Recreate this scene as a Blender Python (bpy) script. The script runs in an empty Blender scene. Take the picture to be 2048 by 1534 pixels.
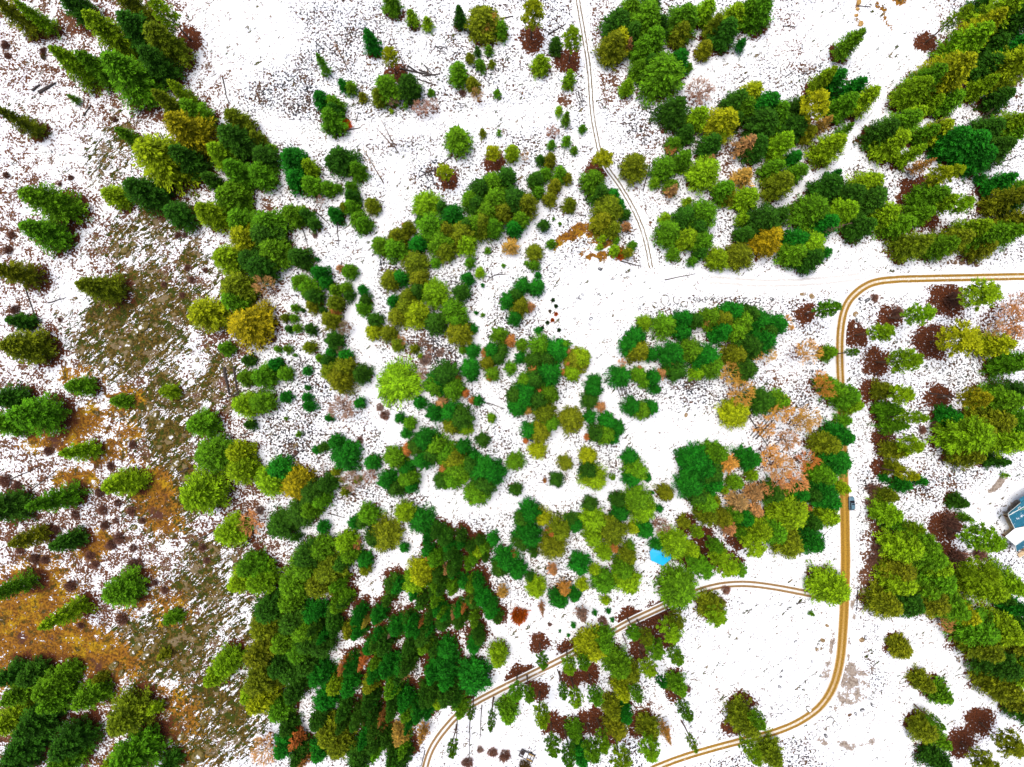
import bpy, math, random
import numpy as np
from mathutils import Vector, Matrix

scene = bpy.context.scene
COL = scene.collection
random.seed(7)
RNG = np.random.default_rng(7)

# ------------------------------------------------------------ camera (drone, straight down)
S = 0.175            # metres per photo pixel on the ground
CX, CY = 1024.0, 767.0
HC = 239.0           # camera height
cam_d = bpy.data.cameras.new('camera')
cam_d.sensor_fit = 'HORIZONTAL'
cam_d.sensor_width = 36.0
cam_d.lens = 36.0 * HC / (2048 * S)
cam_d.clip_start = 1.0
cam_d.clip_end = 6000.0
cam = bpy.data.objects.new('camera', cam_d)
cam.location = (0, 0, HC)
cam.rotation_euler = (0, 0, 0)
COL.objects.link(cam)
scene.camera = cam

# ------------------------------------------------------------ sky and sun (bright overcast)
SUN_EL, SUN_AZ = math.radians(79), math.radians(-50)
world = bpy.data.worlds.new('World')
scene.world = world
world.use_nodes = True
wn = world.node_tree
for n in list(wn.nodes):
    wn.nodes.remove(n)
wo = wn.nodes.new('ShaderNodeOutputWorld')
wb = wn.nodes.new('ShaderNodeBackground')
sky = wn.nodes.new('ShaderNodeTexSky')
sky.sky_type = 'NISHITA'
sky.sun_disc = False
sky.sun_elevation = SUN_EL
sky.sun_rotation = SUN_AZ
sky.dust_density = 4.0
sky.air_density = 0.7
sky.ozone_density = 0.6
wb.inputs['Strength'].default_value = 0.115
wn.links.new(sky.outputs[0], wb.inputs['Color'])
wn.links.new(wb.outputs[0], wo.inputs['Surface'])
sun_d = bpy.data.lights.new('sun', 'SUN')
sun_d.energy = 1.5
sun_d.angle = math.radians(35)
sun_d.color = (1.0, 0.95, 0.86)
sun = bpy.data.objects.new('sun', sun_d)
COL.objects.link(sun)
sdir = Vector((math.sin(SUN_AZ) * math.cos(SUN_EL), math.cos(SUN_AZ) * math.cos(SUN_EL), math.sin(SUN_EL)))
sun.rotation_euler = sdir.to_track_quat('Z', 'Y').to_euler()
sun.location = (-60, 50, 120)
vs = scene.view_settings
vs.view_transform = 'Standard'
vs.look = 'None'
vs.exposure = 0.66
vs.gamma = 1.0
vs.use_curve_mapping = False

# ---------------------------------------------------------------- photo survey
# every entry is read off the photograph: x y = middle of the visible crown in
# photo pixels, w = crown width in photo pixels, c = colour letter, [h] metres
FIRS = """
30 30 40 o 26;70 32 36 l 25;148 6 46 d 22;222 66 62 l 31;276 58 60 d 29;270 16 46 o 25;330 86 58 o 24;150 128 50 l 28;194 132 44 g 25
258 150 74 g 30;315 130 50 d 24;368 192 38 l 25;337 206 36 o 22;378 266 70 k 28;392 226 40 g 22;252 268 28 g 16;318 315 90 y 32;374 320 52 d 25
475 243 42 o 22;470 282 60 d 22;445 312 46 l 20;476 345 48 g 20;425 362 30 d 16;470 382 46 g 18;40 242 38 o 26;148 198 16 g;230 392 40 l
292 385 60 d 24;100 404 62 g 28;82 462 56 g 26;357 430 46 d;425 428 50 l 22;462 398 52 g;482 440 52 g;490 476 50 y;455 518 50 l;500 520 46 d
472 575 60 o 22;412 628 60 y 23;495 648 78 k 24;470 602 46 g;450 696 28 g;36 548 42 o 24;205 576 52 o 24;40 642 34 d;45 692 62 o 28
160 772 36 g 18;495 720 26 d;490 756 32 g;20 798 46 d;76 830 62 g 25;14 846 46 g;240 803 28 g;340 783 30 l;158 903 36 l 26;248 966 48 l 22
107 1000 44 g 30;8 1015 56 d;55 1076 36 o 24;130 1085 40 d 20;405 848 46 g;490 808 46 l;425 908 62 g 22;478 905 44 y;482 940 50 l;407 986 78 l 25
465 1063 50 l;500 850 22 d;500 1132 46 g;26 1176 40 g 26;243 1183 56 g 22;126 1230 40 l 30;345 1235 28 g;330 1308 22 o;485 1158 42 l
455 1324 46 l;430 1352 40 l;20 1350 42 d;60 1352 42 d;102 1374 54 g;130 1345 36 g;35 1388 46 g;200 1356 22 o;110 1398 46 g;180 1392 48 g
255 1434 70 o 22;310 1415 26 l;20 1442 52 l;72 1444 56 d;50 1492 60 d;140 1482 60 d;130 1520 56 g;28 1526 58 d;270 1508 74 g 26;222 1526 32 l
505 1380 42 l;340 1526 36 d;782 3 38 g;825 38 26 l;855 46 22 l;920 32 28 d 16;965 44 60 o 15;1003 60 26 g;742 83 34 e 18;646 131 22 g 15
685 170 22 e;702 175 24 g;725 193 18 o;772 174 48 g;816 172 46 d;758 196 28 o;811 211 12 g;782 221 10 l;862 183 14 g;646 204 34 e;668 206 34 g
664 240 42 g;668 224 34 d;917 145 38 g;945 166 28 o;955 103 15 d;978 100 17 g;940 116 18 o;960 127 22 g;983 128 14 o;995 185 16 g;914 281 44 g 16
965 266 16 o;998 266 12 g;545 295 16 l;528 312 42 d;585 320 50 e;620 336 32 l;590 358 42 e;622 371 36 g;684 318 48 d;713 340 34 g;664 326 30 d
655 375 28 g;675 375 18 g;702 376 26 g;512 274 32 o;522 348 44 g;1112 88 28 d;1082 125 36 l 14;1138 156 26 l 14;1118 222 16 l;1133 236 20 g 14
1165 257 16 g;1235 52 56 d 18;1290 40 54 g;1300 8 46 d;1262 18 42 g;1228 92 48 o;1242 78 40 y;1266 70 40 d;1286 96 42 g;1320 54 36 d;1308 78 42 g
1326 146 74 g 21;1278 136 34 g;1360 120 42 e;1300 124 30 d;1255 172 28 l 14;1378 135 16 g;1368 40 60 g 20;1362 66 38 o;1412 20 42 l;1430 50 34 o 18
1452 62 50 d 20;1410 96 30 o;1466 30 42 l;1490 24 40 g;1520 20 56 g 20;1482 90 20 e;1348 222 52 d;1395 236 42 l;1446 246 56 y 22;1506 184 38 y
1475 202 46 d;1490 218 42 g;1532 210 50 e;1522 252 50 d;1512 292 46 d;1374 265 36 d;1440 272 30 l;1420 292 40 d;1470 240 30 d;1348 286 30 g
1270 330 48 o 18;1330 336 40 g;1366 320 38 g;1310 365 22 l;1345 371 30 g;1408 346 52 l 18;1450 382 42 g;1186 362 42 g;1200 385 40 d
1023 306 28 l 13;1103 290 18 g;1133 282 20 g;1148 300 16 g;1080 320 20 d;1100 320 28 o;1090 346 26 g;1120 346 30 g;1070 360 30 d;1110 371 28 o
1135 356 22 o;1076 382 26 g;1700 86 36 g 22;1645 160 36 l 20;1667 160 44 e 20;1702 182 44 e 20;1726 200 42 l 20;1686 212 44 g 20;1595 216 40 d
1590 252 50 d 18;1616 266 30 o;1692 260 24 g 16;1658 296 46 l 22;1590 314 30 e;1592 346 36 g 14;1552 228 46 g;1562 290 46 l;1546 340 40 g;1556 371 46 o
1670 350 24 e;1652 376 50 d;1892 150 72 y 28;1850 162 50 g 25;1830 182 46 l 24;1932 90 60 l 28;1962 60 50 y 26;1992 30 56 l 28;2034 20 52 g 26
1968 8 40 d;2022 52 60 d 26;2032 100 60 e 26;1990 92 46 d;1966 172 36 l 20;1865 205 32 l;1902 202 42 g;2022 132 66 y 28;1975 132 50 d;2002 196 42 d
1806 250 46 g 20;1824 236 40 l;1762 266 46 d 18;1790 282 56 l 22;1876 260 40 y 20;1850 270 36 g;1900 282 50 e;1940 286 62 e 24;1970 260 46 d
1992 300 52 d 22;1960 312 52 e;2022 250 52 l 24;2012 276 42 g;1820 310 32 l 20;1960 356 16 e;1996 365 42 e;2032 376 36 g;1736 368 50 l
585 428 42 g;610 430 32 d;628 446 26 d;670 428 32 e;702 410 32 g;716 440 34 g;745 410 28 o;726 447 34 g;690 415 22 o;704 394 30 d;720 462 10 d
597 512 40 d;610 528 24 d;634 518 11 e;698 541 28 g;534 448 58 g 20;530 470 56 d 20;546 500 58 g 20;522 532 50 d;640 545 34 e;600 566 36 g;616 576 40 g
626 592 36 d;650 564 28 e;625 610 28 o;670 580 26 g;691 576 24 g;670 606 34 o;697 590 22 d;590 616 17 g;605 620 10 d;570 635 18 o;587 636 16 g
595 656 18 g;578 658 16 d;620 658 25 d;660 640 36 o;645 620 16 d;725 580 20 e;730 600 26 d;725 616 28 g;747 663 34 y 12;750 640 28 d;776 666 32 o
667 681 35 d;618 695 26 o;555 698 14 g;575 698 17 g;590 710 9 g;660 705 22 e;690 710 26 e;640 716 20 g;654 722 30 d;690 736 42 o;658 742 36 o;682 757 46 o
722 748 36 d;613 742 20 e;568 748 28 g;550 728 28 e;525 752 42 g;850 409 48 l 12;885 415 24 d;840 440 22 d;815 455 28 o;795 474 38 o;760 491 34 g
790 496 42 g;830 525 48 o 13;836 556 38 o;860 454 46 g;880 482 46 g;905 430 42 e;895 460 38 o;925 470 44 o;936 452 38 d;952 450 42 g;968 450 44 o
985 456 38 g;834 486 36 e;890 500 38 o;932 484 42 l;870 525 20 g;940 525 22 g;960 545 20 l;935 557 28 e;922 585 33 d;975 500 14 g;965 570 9 e;1007 531 9 g
780 560 38 o;800 555 32 e;815 591 32 o;836 580 34 d;870 586 46 l 13;785 602 26 e;812 615 40 o;832 626 46 y;796 631 36 o;870 646 42 d;905 620 44 g
915 642 38 g;920 666 44 o;947 657 18 e;795 690 26 o;828 698 20 o;840 711 12 l;797 765 76 l 14;945 701 28 e;925 700 16 g;940 736 36 e;944 752 24 e
890 750 50 d;875 766 46 e;952 625 10 e;965 630 10 g;1016 600 32 e;998 670 34 g;983 700 28 e;995 716 28 d;975 726 28 o;985 746 30 g;1005 700 24 d;1020 736 26 g
1030 400 50 d;1052 410 42 o;1040 440 32 g;1028 456 34 e;962 380 44 d;985 366 46 g;1012 356 38 d;990 400 46 g;955 410 40 d;1005 425 42 o;975 425 40 g;940 400 36 g
1100 396 27 o;1140 408 30 o;1088 450 24 d;1107 437 7 g;1120 447 8 g;1103 488 20 g;1068 504 30 o;1068 530 24 g;1053 526 12 g;1225 390 34 e;1215 420 46 o
1205 440 44 o;1225 456 36 o;1238 410 28 e;1250 430 22 d;1205 476 16 l;1233 480 14 g;1265 490 20 g;1255 506 20 o;1230 500 22 l;1200 493 14 l
1370 434 44 d;1405 430 52 g;1340 465 46 g;1330 436 24 l;1375 476 44 l;1405 482 40 g;1395 455 40 d;1347 508 26 g;1385 522 20 g;1400 505 26 d;1375 403 18 l
1437 516 40 l 14;1480 510 48 o 15;1487 469 32 d;1485 440 24 l;1495 396 44 l 18;1530 442 56 d;1533 482 50 k;1455 391 34 o;1290 645 28 l;1270 675 40 e
1260 692 36 e;1276 701 44 o;1304 708 28 e;1330 650 44 g;1365 640 36 e;1388 642 36 d;1420 636 42 g;1442 641 42 o;1462 626 40 e;1440 662 42 e;1480 641 46 g
1496 630 42 d;1470 662 42 g;1516 642 46 e;1532 662 42 d;1365 665 36 e;1345 710 46 e;1380 702 46 g;1412 716 50 e;1352 740 42 d;1422 732 46 g;1395 746 30 l
1347 742 28 o;1500 692 50 d;1522 682 46 e;1470 710 42 o;1490 740 42 d;1045 571 32 e;1073 575 30 e;1033 591 30 d;1040 613 34 o;1030 636 30 e;1076 551 14 e
1077 660 16 e;1043 690 26 g;1080 690 40 g;1110 702 42 e;1130 690 26 g;1070 720 38 d;1152 720 46 o 11;1163 716 34 l;1145 746 32 l;1096 746 46 e;1070 757 42 d
1050 762 32 g;1040 715 24 e;1095 720 40 d;1240 752 40 e;1276 750 28 g;1305 756 34 e;1190 764 28 e;1624 420 64 g 21;1686 421 46 l 20;1560 430 38 d
1545 470 44 k 17;1650 450 46 e;1620 490 50 l 18;1596 480 46 e;1590 506 46 g;1620 516 50 d;1652 505 22 e;1702 390 50 d;1742 396 56 d 20;1720 456 46 d
1770 430 42 l 19;1800 450 44 g 20;1840 430 42 g 22;1870 410 44 l 22;1856 394 50 g 22;1826 490 48 o 22;1910 480 48 o 24;1962 470 46 g 24;1962 496 40 o
2002 470 46 g 24;2026 460 42 l 24;2034 440 44 o 24;1936 460 42 l 22;1880 490 46 g 22;2012 400 42 o 24;2036 396 46 d 24;1545 650 42 e;1660 706 30 g
2010 735 38 g 18;2036 720 42 g 22;1990 690 42 y 20;1188 780 34 e;1180 801 32 d;1265 813 36 e;1286 820 32 g;1303 815 30 e;1312 778 22 e;1290 766 26 g
1050 790 46 e;1074 800 42 d;1095 786 36 g;1107 792 24 g;1035 816 36 e;1030 790 38 d;1090 826 42 o;1060 862 34 e;1080 866 38 o;1100 846 38 g;1075 901 33 y
1142 838 45 o 11;1180 833 26 e;1215 842 36 e;1235 856 30 e;1195 866 38 d;1210 871 36 g;1227 876 26 e;1030 924 34 g;1132 926 30 o;1176 911 32 y 12
1188 956 46 l 13;1178 941 38 d;1260 915 34 e;1270 940 40 g;1265 956 38 e;1295 955 18 e;1113 961 28 d;1032 979 26 d;1332 986 32 o 13;1305 985 9 e;1320 1018 16 e
1390 920 50 e;1372 915 36 e;1430 906 42 g;1406 936 46 e;1380 966 46 e;1422 946 46 d;1426 968 40 e;1396 990 44 d;1412 1005 40 g;1430 1000 22 o;1497 918 40 e
1505 950 26 l;1470 966 28 g;1450 981 18 l;1415 1030 40 o;1446 1036 38 o;1470 1030 30 g;1490 1036 36 e;1485 1066 30 g;1520 1060 50 l;1470 826 50 y 15;1525 802 46 d
1060 1026 42 e;1085 1036 35 y 15;1045 1036 30 d;1056 1070 46 e;1046 1082 40 d;1120 1060 44 o;1106 1092 46 o;1150 1050 36 e;1143 1040 28 d;1180 1010 32 d
1188 1041 44 l 17;1186 1076 36 l;1236 1000 30 d;1241 1026 36 e;1276 1000 48 g 16;1286 1021 46 l;1226 1061 52 o 17;1270 1058 26 y;1291 1061 32 e;1370 1046 26 o
1350 1090 50 l 17;1382 1101 38 l;1312 1089 24 e;1068 1105 22 d;1210 1106 32 l;1256 1110 36 o;1260 1094 22 g;1246 1140 40 g 17;1358 1180 70 g 20;1160 1130 40 e
1190 1140 22 l;1035 1142 38 e;1060 1152 20 d;570 793 25 e;520 806 42 g;612 795 20 e;618 812 24 e;615 775 13 e;720 806 23 e;657 836 17 e;572 837 9 g;598 868 13 g
672 882 28 e;691 911 52 e 14;645 895 22 d;632 900 18 e;745 925 30 e;790 915 42 g;812 938 32 e;800 836 22 e;820 846 26 g;812 866 24 e;840 806 26 e;870 772 42 g
905 776 42 g;955 801 22 e;870 826 34 e;900 826 42 e;920 836 42 d;905 851 38 o;930 856 30 l;850 881 46 e;835 891 36 d;870 891 44 g;845 921 36 e;862 906 40 d
890 906 42 g;905 921 46 o;925 896 32 e;948 911 24 e;916 941 46 g;885 961 38 d;905 956 42 g;965 880 30 d;983 836 18 g;960 941 48 e;986 946 46 e;970 966 46 d
955 986 42 g;940 932 40 d;775 961 38 e;791 976 38 d;816 956 38 g;820 971 32 e;592 966 60 k 15;543 962 56 l 18;556 940 42 e;626 986 46 d;651 970 38 d;642 1000 36 g
672 943 18 o;683 960 13 o;715 960 16 o;690 983 20 o;600 1026 52 d 15;622 1020 38 g;560 1051 50 d 16;592 1074 22 d;646 1054 24 e;736 1029 40 g;710 1046 27 e;726 1042 34 d
808 1026 38 l;840 1041 46 e 13;770 1071 56 o 15;748 1076 38 d;808 1095 20 e;690 1086 42 l;700 1111 38 g;728 1121 32 e;730 1139 24 o;640 1101 50 g 17;616 1111 50 d
610 1136 60 g 18;660 1141 52 o 17;682 1126 38 d;520 1142 42 g;905 1076 48 e;870 1081 46 g;886 1101 46 e;910 1106 42 d;866 1106 38 g;900 1121 46 e;926 1131 42 d
930 1101 38 g;970 1086 36 e;986 1080 26 e;955 1106 24 l;960 1122 32 e;840 1146 46 y;1010 1121 42 e;1000 1137 38 d
"""
FIRS_SOUTH = """
525 1160 50 l;590 1166 56 g;640 1166 52 o;690 1181 46 e;665 1206 38 d;580 1201 46 g;540 1216 56 d;530 1251 56 o;586 1241 52 d;626 1226 42 e;610 1256 46 g;650 1246 50 d
690 1216 42 d;565 1281 46 g;525 1301 56 o;560 1331 52 d;530 1351 60 o;526 1396 56 y;580 1341 52 d;600 1301 50 g;640 1291 46 d;665 1271 42 e;590 1381 42 d;560 1421 42 g
715 1246 42 e;700 1261 36 o;740 1276 42 e;790 1191 50 e;760 1211 46 e;830 1166 46 l;826 1201 46 e;860 1211 46 d;800 1241 46 e;780 1271 50 d;840 1246 42 e;885 1191 46 e
920 1181 46 d;900 1221 42 e;870 1251 46 d;930 1231 46 e;960 1211 46 e;950 1181 42 d;986 1191 46 e;960 1251 42 e;940 1271 46 e;980 1241 42 g;870 1281 70 d 19;820 1301 60 d
790 1321 56 e;850 1311 52 d;755 1301 50 d;740 1366 36 o 18;670 1371 36 l;700 1351 46 d;640 1351 46 e;885 1346 62 e 19;910 1371 60 d;946 1356 60 e 18;925 1401 50 d;860 1371 52 e
830 1401 52 d;840 1431 42 e;770 1411 50 d;720 1401 50 d;700 1431 50 g;880 1396 36 l;650 1401 42 e;660 1461 50 o;700 1451 46 g;740 1441 46 e;680 1491 46 o;730 1481 50 e
770 1501 42 e;720 1511 50 d;640 1501 42 e;600 1511 42 d;570 1491 42 e;820 1501 46 e;790 1521 42 d;998 1311 38 l 16;1015 1425 40 g;760 1470 40 d;810 1440 40 d;735 1335 44 e
770 1365 46 d;815 1350 46 d;620 1280 44 d;615 1325 42 d;575 1455 34 d;640 1435 40 d;860 1165 40 e;890 1150 42 d;1072 1176 36 l;1118 1201 38 e 18;1165 1170 24 y;1150 1192 28 e
1210 1166 40 g 17;1212 1202 20 l;1255 1162 48 l 19;1190 1226 12 e;1217 1223 12 e;1225 1241 10 e;1147 1251 12 e;1137 1272 8 e;1120 1263 6 e;1182 1296 56 y 18;1207 1282 42 g
1236 1332 48 g 21;1262 1346 34 o;1245 1381 38 y 19;1225 1416 38 o;1250 1426 34 e;1230 1451 42 o;1355 1371 38 g 17;1425 1214 44 o;1150 1466 34 g;1163 1512 38 e 18
1300 1461 42 o;1490 1441 52 o 20;1672 781 42 g 18;1690 792 44 g;1706 811 36 l;1690 841 26 g;1680 871 46 e;1650 886 42 o;1675 926 56 e 19;1645 951 46 g;1685 976 28 l
1640 986 46 e;1620 986 38 d;1660 1001 42 e;1655 1031 42 l;1600 986 38 e;1575 1026 68 l 19;1546 1061 50 g;1580 1086 56 o;1620 1081 46 e;1626 1046 38 d;1546 986 42 d
1560 801 40 g;1650 766 30 g;1770 781 36 o;1780 821 38 g 18;1785 851 36 g 18;1790 901 38 o;1790 936 30 o;1770 957 17 e;1808 970 34 e 11;1838 960 22 e;1775 991 32 o
1775 1026 44 l 18;1790 1046 34 g;1800 1091 56 l 20;1850 1111 60 g 20;1800 1141 56 o 18;1870 1131 52 l 20;1840 1086 46 g 18;1930 1035 20 g;1920 1005 32 d 12
2000 801 60 g 25;2032 790 56 d 25;1990 841 60 o 24;2022 841 60 g 25;1900 831 38 e;1930 871 72 l 23;2000 881 60 l 24;1962 861 50 o;1930 911 46 o;2036 871 50 o
1990 921 32 d;2010 950 12 l;1662 1176 62 l 18;1800 1166 56 l 19;1850 1181 52 g;1770 1206 56 o 18;1812 1201 60 d;1860 1201 60 o 20;1900 1211 56 g;1926 1226 46 y
1880 1161 60 g 22;1960 1171 60 l 24;2012 1166 52 l 24;2026 1211 38 e;2010 1196 30 d;1950 1256 70 g 23;2002 1261 60 l 23;2032 1281 60 o 23;1962 1291 60 o 22;1992 1321 60 d 23
2022 1341 60 l 24;2042 1311 50 d;2042 1351 46 o;2036 1246 42 d;1805 1298 40 o 12;1850 1366 38 o 13;1884 1390 44 g 14;1850 1461 46 o 14;1880 1481 38 g;2000 1371 56 o
2032 1396 50 o;2042 1426 38 d;1880 1526 46 d;1545 1511 44 o;1624 1228 11 g
"""
PINES = """
325 20 42 l 25;780 112 34 y 17;987 305 30 y 13;890 342 32 y 14;1065 28 46 y 20;1145 80 40 l 19;1632 210 56 y 22;1205 320 40 y 15;1920 28 30 l 24;1882 350 42 y 22
1912 340 30 y 22;1915 411 40 l 22;1652 618 34 g 21;1970 585 66 l 25;1840 625 42 l 24;1765 662 42 l 23;1815 720 52 l 25;1930 676 70 y 24;1225 955 14 l 14;1395 1065 28 l 17
1430 1090 32 g 17;1440 1112 40 l 18;1456 1132 46 l 19;1395 1126 40 g 17;1412 1142 40 g 17;1480 1141 32 g;1508 1090 46 l 18;905 1500 24 g 22;985 1440 20 g 21;942 1430 18 g 20
1083 1322 26 g 20;1270 1268 32 g 20;1140 1332 30 l 18;1168 1322 26 g 17;1035 1386 32 g 18;1056 1386 28 g 18;1083 1432 34 l 23;1125 1380 20 g 19;1150 1396 30 l 20;1190 1392 34 g 22
1276 1391 28 g 20;1290 1270 28 o 19;1340 1262 46 l 20;1350 1240 34 o 16;1315 1302 42 g 20;1352 1312 32 g 20;1296 1336 34 l 20;1325 1366 22 e 17;1368 1421 30 g 20;1438 1236 44 l 18
1108 1496 34 g 22;1184 1496 38 g 22;1206 1484 32 l 21;1136 1506 32 g 22;1242 1521 44 l 24;1300 1501 44 l 23;1500 1501 34 l 22;1516 1442 32 g 19;1388 1492 20 l 22
1806 786 44 l 24;1822 836 32 l 24;1828 890 44 l 24;1816 948 26 y 22;1836 1055 26 l 24;1970 1080 62 l 27;1945 797 46 k 24;1960 1140 50 l 25;2022 1490 54 o 20;1975 1528 50 o 18
1705 705 18 g 15;1868 1440 22 g 15
"""
BARECONES = """
1495 286 42 t 21;1488 352 44 k 18;1420 318 26 t;1345 380 24 t 15;1650 246 32 k 19;1846 330 26 k 20;602 514 17 k 7;808 450 11 r 6;680 536 16 t 7;668 622 24 r 10;650 640 14 r 7
912 757 17 r 9;980 755 16 r 9;970 705 20 r 9;1020 681 27 r 12;1062 613 19 t 9;1068 738 26 r 11;1100 697 15 t 8;1120 703 17 r 9;1103 730 16 t 8;1136 703 15 t 8;1136 727 13 r 8;1126 745 15 r 8
1410 645 22 k 11;1340 727 20 k 10;1325 746 22 t 10;1078 784 26 r 11;1055 821 20 k 10;1051 882 12 r 12;1175 875 15 r 9;1211 877 18 r 9;1203 813 22 t 10;1090 962 10 r 11;1228 1095 22 r 14
1460 926 38 k 15;1103 1066 20 r 15;1028 1110 17 r 10;1105 1140 22 t 15;858 1111 20 r 12;888 936 24 r 12;885 806 28 t 11;930 786 18 r 9;943 801 15 r 8;815 901 26 r 11;812 938 12 r 8;945 1000 18 r 9
893 1140 18 t 12;756 1240 20 r 15;733 1243 16 y 14;782 1267 16 p 15;842 1246 11 r 14;908 1226 18 t 15;926 1216 14 r 14;942 1196 14 y 12;1005 1186 24 k 13;690 1332 30 r 19;728 1320 24 r 18;805 1350 28 t 17
765 1431 18 r 18;750 1461 27 r 19;800 1471 40 k 18;845 1466 26 k 16;590 1481 30 r 18;610 1516 28 r 19;1128 1176 27 k 16;1084 1216 15 r 18;1258 90 22 t 15;1475 1006 44 t 15;1460 1056 34 t 14;1510 986 40 t 14
1512 1020 32 t 14;1615 1016 17 r 10;1333 1466 24 k 18;1165 1231 26 p 15;1022 492 34 k 11;1253 452 20 t 10;982 838 14 r 7;1280 736 11 t 7
"""
BARETREES = """
968 40 46 k 14;784 200 28 p 8;842 216 36 p 9;866 210 26 p 8;955 190 26 t 9;1400 184 56 p 13;1105 262 30 p 7;1050 312 18 t 7;530 572 42 t 13;690 656 28 p 7;680 700 17 p 7;785 641 20 p 7;800 681 26 t 8;846 686 18 p 7
858 706 20 p 7;845 746 26 p 8;1527 706 48 k 14;1462 746 48 k 13;1245 726 20 t 7;1572 646 32 k 13;1615 706 50 k 15;1640 757 32 k 13;2020 642 74 t 19;2030 610 50 t 18;1996 660 44 t 18;1480 786 54 k 14;1560 822 56 k 15
1600 842 46 k 15;1616 832 46 k 16;1560 932 58 t 15;1592 962 54 t 15;1612 922 46 r 14;1546 972 50 t 14;1540 912 46 k 13;1642 776 40 k 15;685 816 54 p 11;700 961 42 p 9;740 951 30 p 8;715 1086 22 t 9;502 1046 56 t 14
1320 1051 34 p 13;530 1500 58 t 14;1340 300 22 t 8;640 400 20 p 7;1890 1248 34 t 13;1575 880 44 t 13;1530 860 40 k 12
"""
SNAGS = """
660 65 697 142 t;781 67 812 142 p;762 238 796 306 p;752 255 786 292 p;724 293 767 366 t;1705 445 1625 470 p;112 1234 170 1196 d;645 915 648 960 p;1612 320 1590 355 t;1990 215 1940 262 d;1975 235 1945 270 d;1890 372 1820 396 p
2030 300 1985 318 t;2040 1512 1995 1480 d;1258 1300 1245 1268 d;1900 232 1835 262 p
"""
# standing dead lines in the photo that lie on the ground: logs  x0 y0 x1 y1 thickness(px)
LOGS = """
50 572 82 664 2.2;97 606 133 595 2;78 186 112 166 5;66 182 80 170 4;168 232 182 210 2.5;445 155 458 212 2;655 268 722 256 2.2;712 244 718 225 1.6;800 138 862 150 3;815 132 848 152 2.6;838 140 872 152 2.4
848 152 880 148 2.6;835 158 870 170 1.8;848 130 866 150 2;870 94 886 98 1.5;874 100 890 104 1.5;878 92 896 97 1.4;1000 38 1026 32 2.5;880 330 905 312 2;842 352 872 338 2;1096 70 1132 48 2.2;1080 54 1105 70 1.6;1152 186 1160 212 1.4
1156 184 1165 208 1.4;1162 186 1168 206 1.3;1300 330 1286 384 2.2;1293 100 1345 95 2;1300 108 1330 98 1.6;1480 165 1500 150 1.6;1565 52 1592 54 1.8;1730 345 1740 376 2;1755 360 1770 345 1.6;1570 155 1590 140 1.6;628 420 660 450 2
606 460 618 500 1.6;674 448 678 490 1.6;700 590 706 600 1.4;910 700 912 760 1.4;960 800 985 812 1.6;975 805 1010 818 1.6;985 815 998 828 1.4;640 870 665 868 1.6;655 1026 690 1035 1.6;580 920 622 885 1.8;700 985 720 1000 1.4
450 735 462 790 5;468 735 478 785 4;445 800 500 778 2.4;480 870 512 862 2;380 935 352 950 2.2;105 1030 60 990 1.8;20 960 85 930 1.6;50 990 115 938 1.6;140 1080 160 1060 2.2;440 1055 380 1090 2;1233 772 1242 798 1.5;1238 768 1248 796 1.6
1245 766 1252 796 1.5;1250 770 1257 798 1.4;1498 833 1536 895 2;1500 872 1540 828 1.5;1505 876 1545 832 1.6;1510 878 1540 845 2;1516 874 1550 836 1.5;1525 874 1548 850 1.4;1538 896 1560 880 1.4;1565 870 1578 900 1.6;1560 905 1580 885 1.4
1370 768 1400 764 1.6;1380 774 1412 766 1.4;1375 780 1405 774 1.4;1350 745 1368 760 1.4;1800 865 1870 885 1.4;1880 915 1886 930 2;1858 786 1900 792 1.8;1836 820 1858 822 1.8;1640 1180 1680 1176 1.4;1592 1208 1612 1204 1.8
1735 1225 1745 1232 1.6;2010 760 2040 772 1.6;1230 1318 1246 1340 1.4;850 1500 842 1534 1.6;1115 1338 1124 1375 1.6;964 1410 960 1478 1.6;940 1440 938 1520 1.6;915 1440 912 1510 1.4;1030 800 1020 770 1.6;990 550 1014 548 1.6;978 556 1006 544 1.5
986 562 982 540 1.4;900 560 930 572 1.5;862 660 868 700 1.5;1330 560 1390 548 1.6;1240 522 1282 532 2;1715 12 1742 14 1.6;1920 270 1900 300 1.6;1970 232 1935 262 1.8;2044 160 1985 190 2;1990 330 2040 310 1.8;1715 1180 1713 1222 1.8
"""
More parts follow.
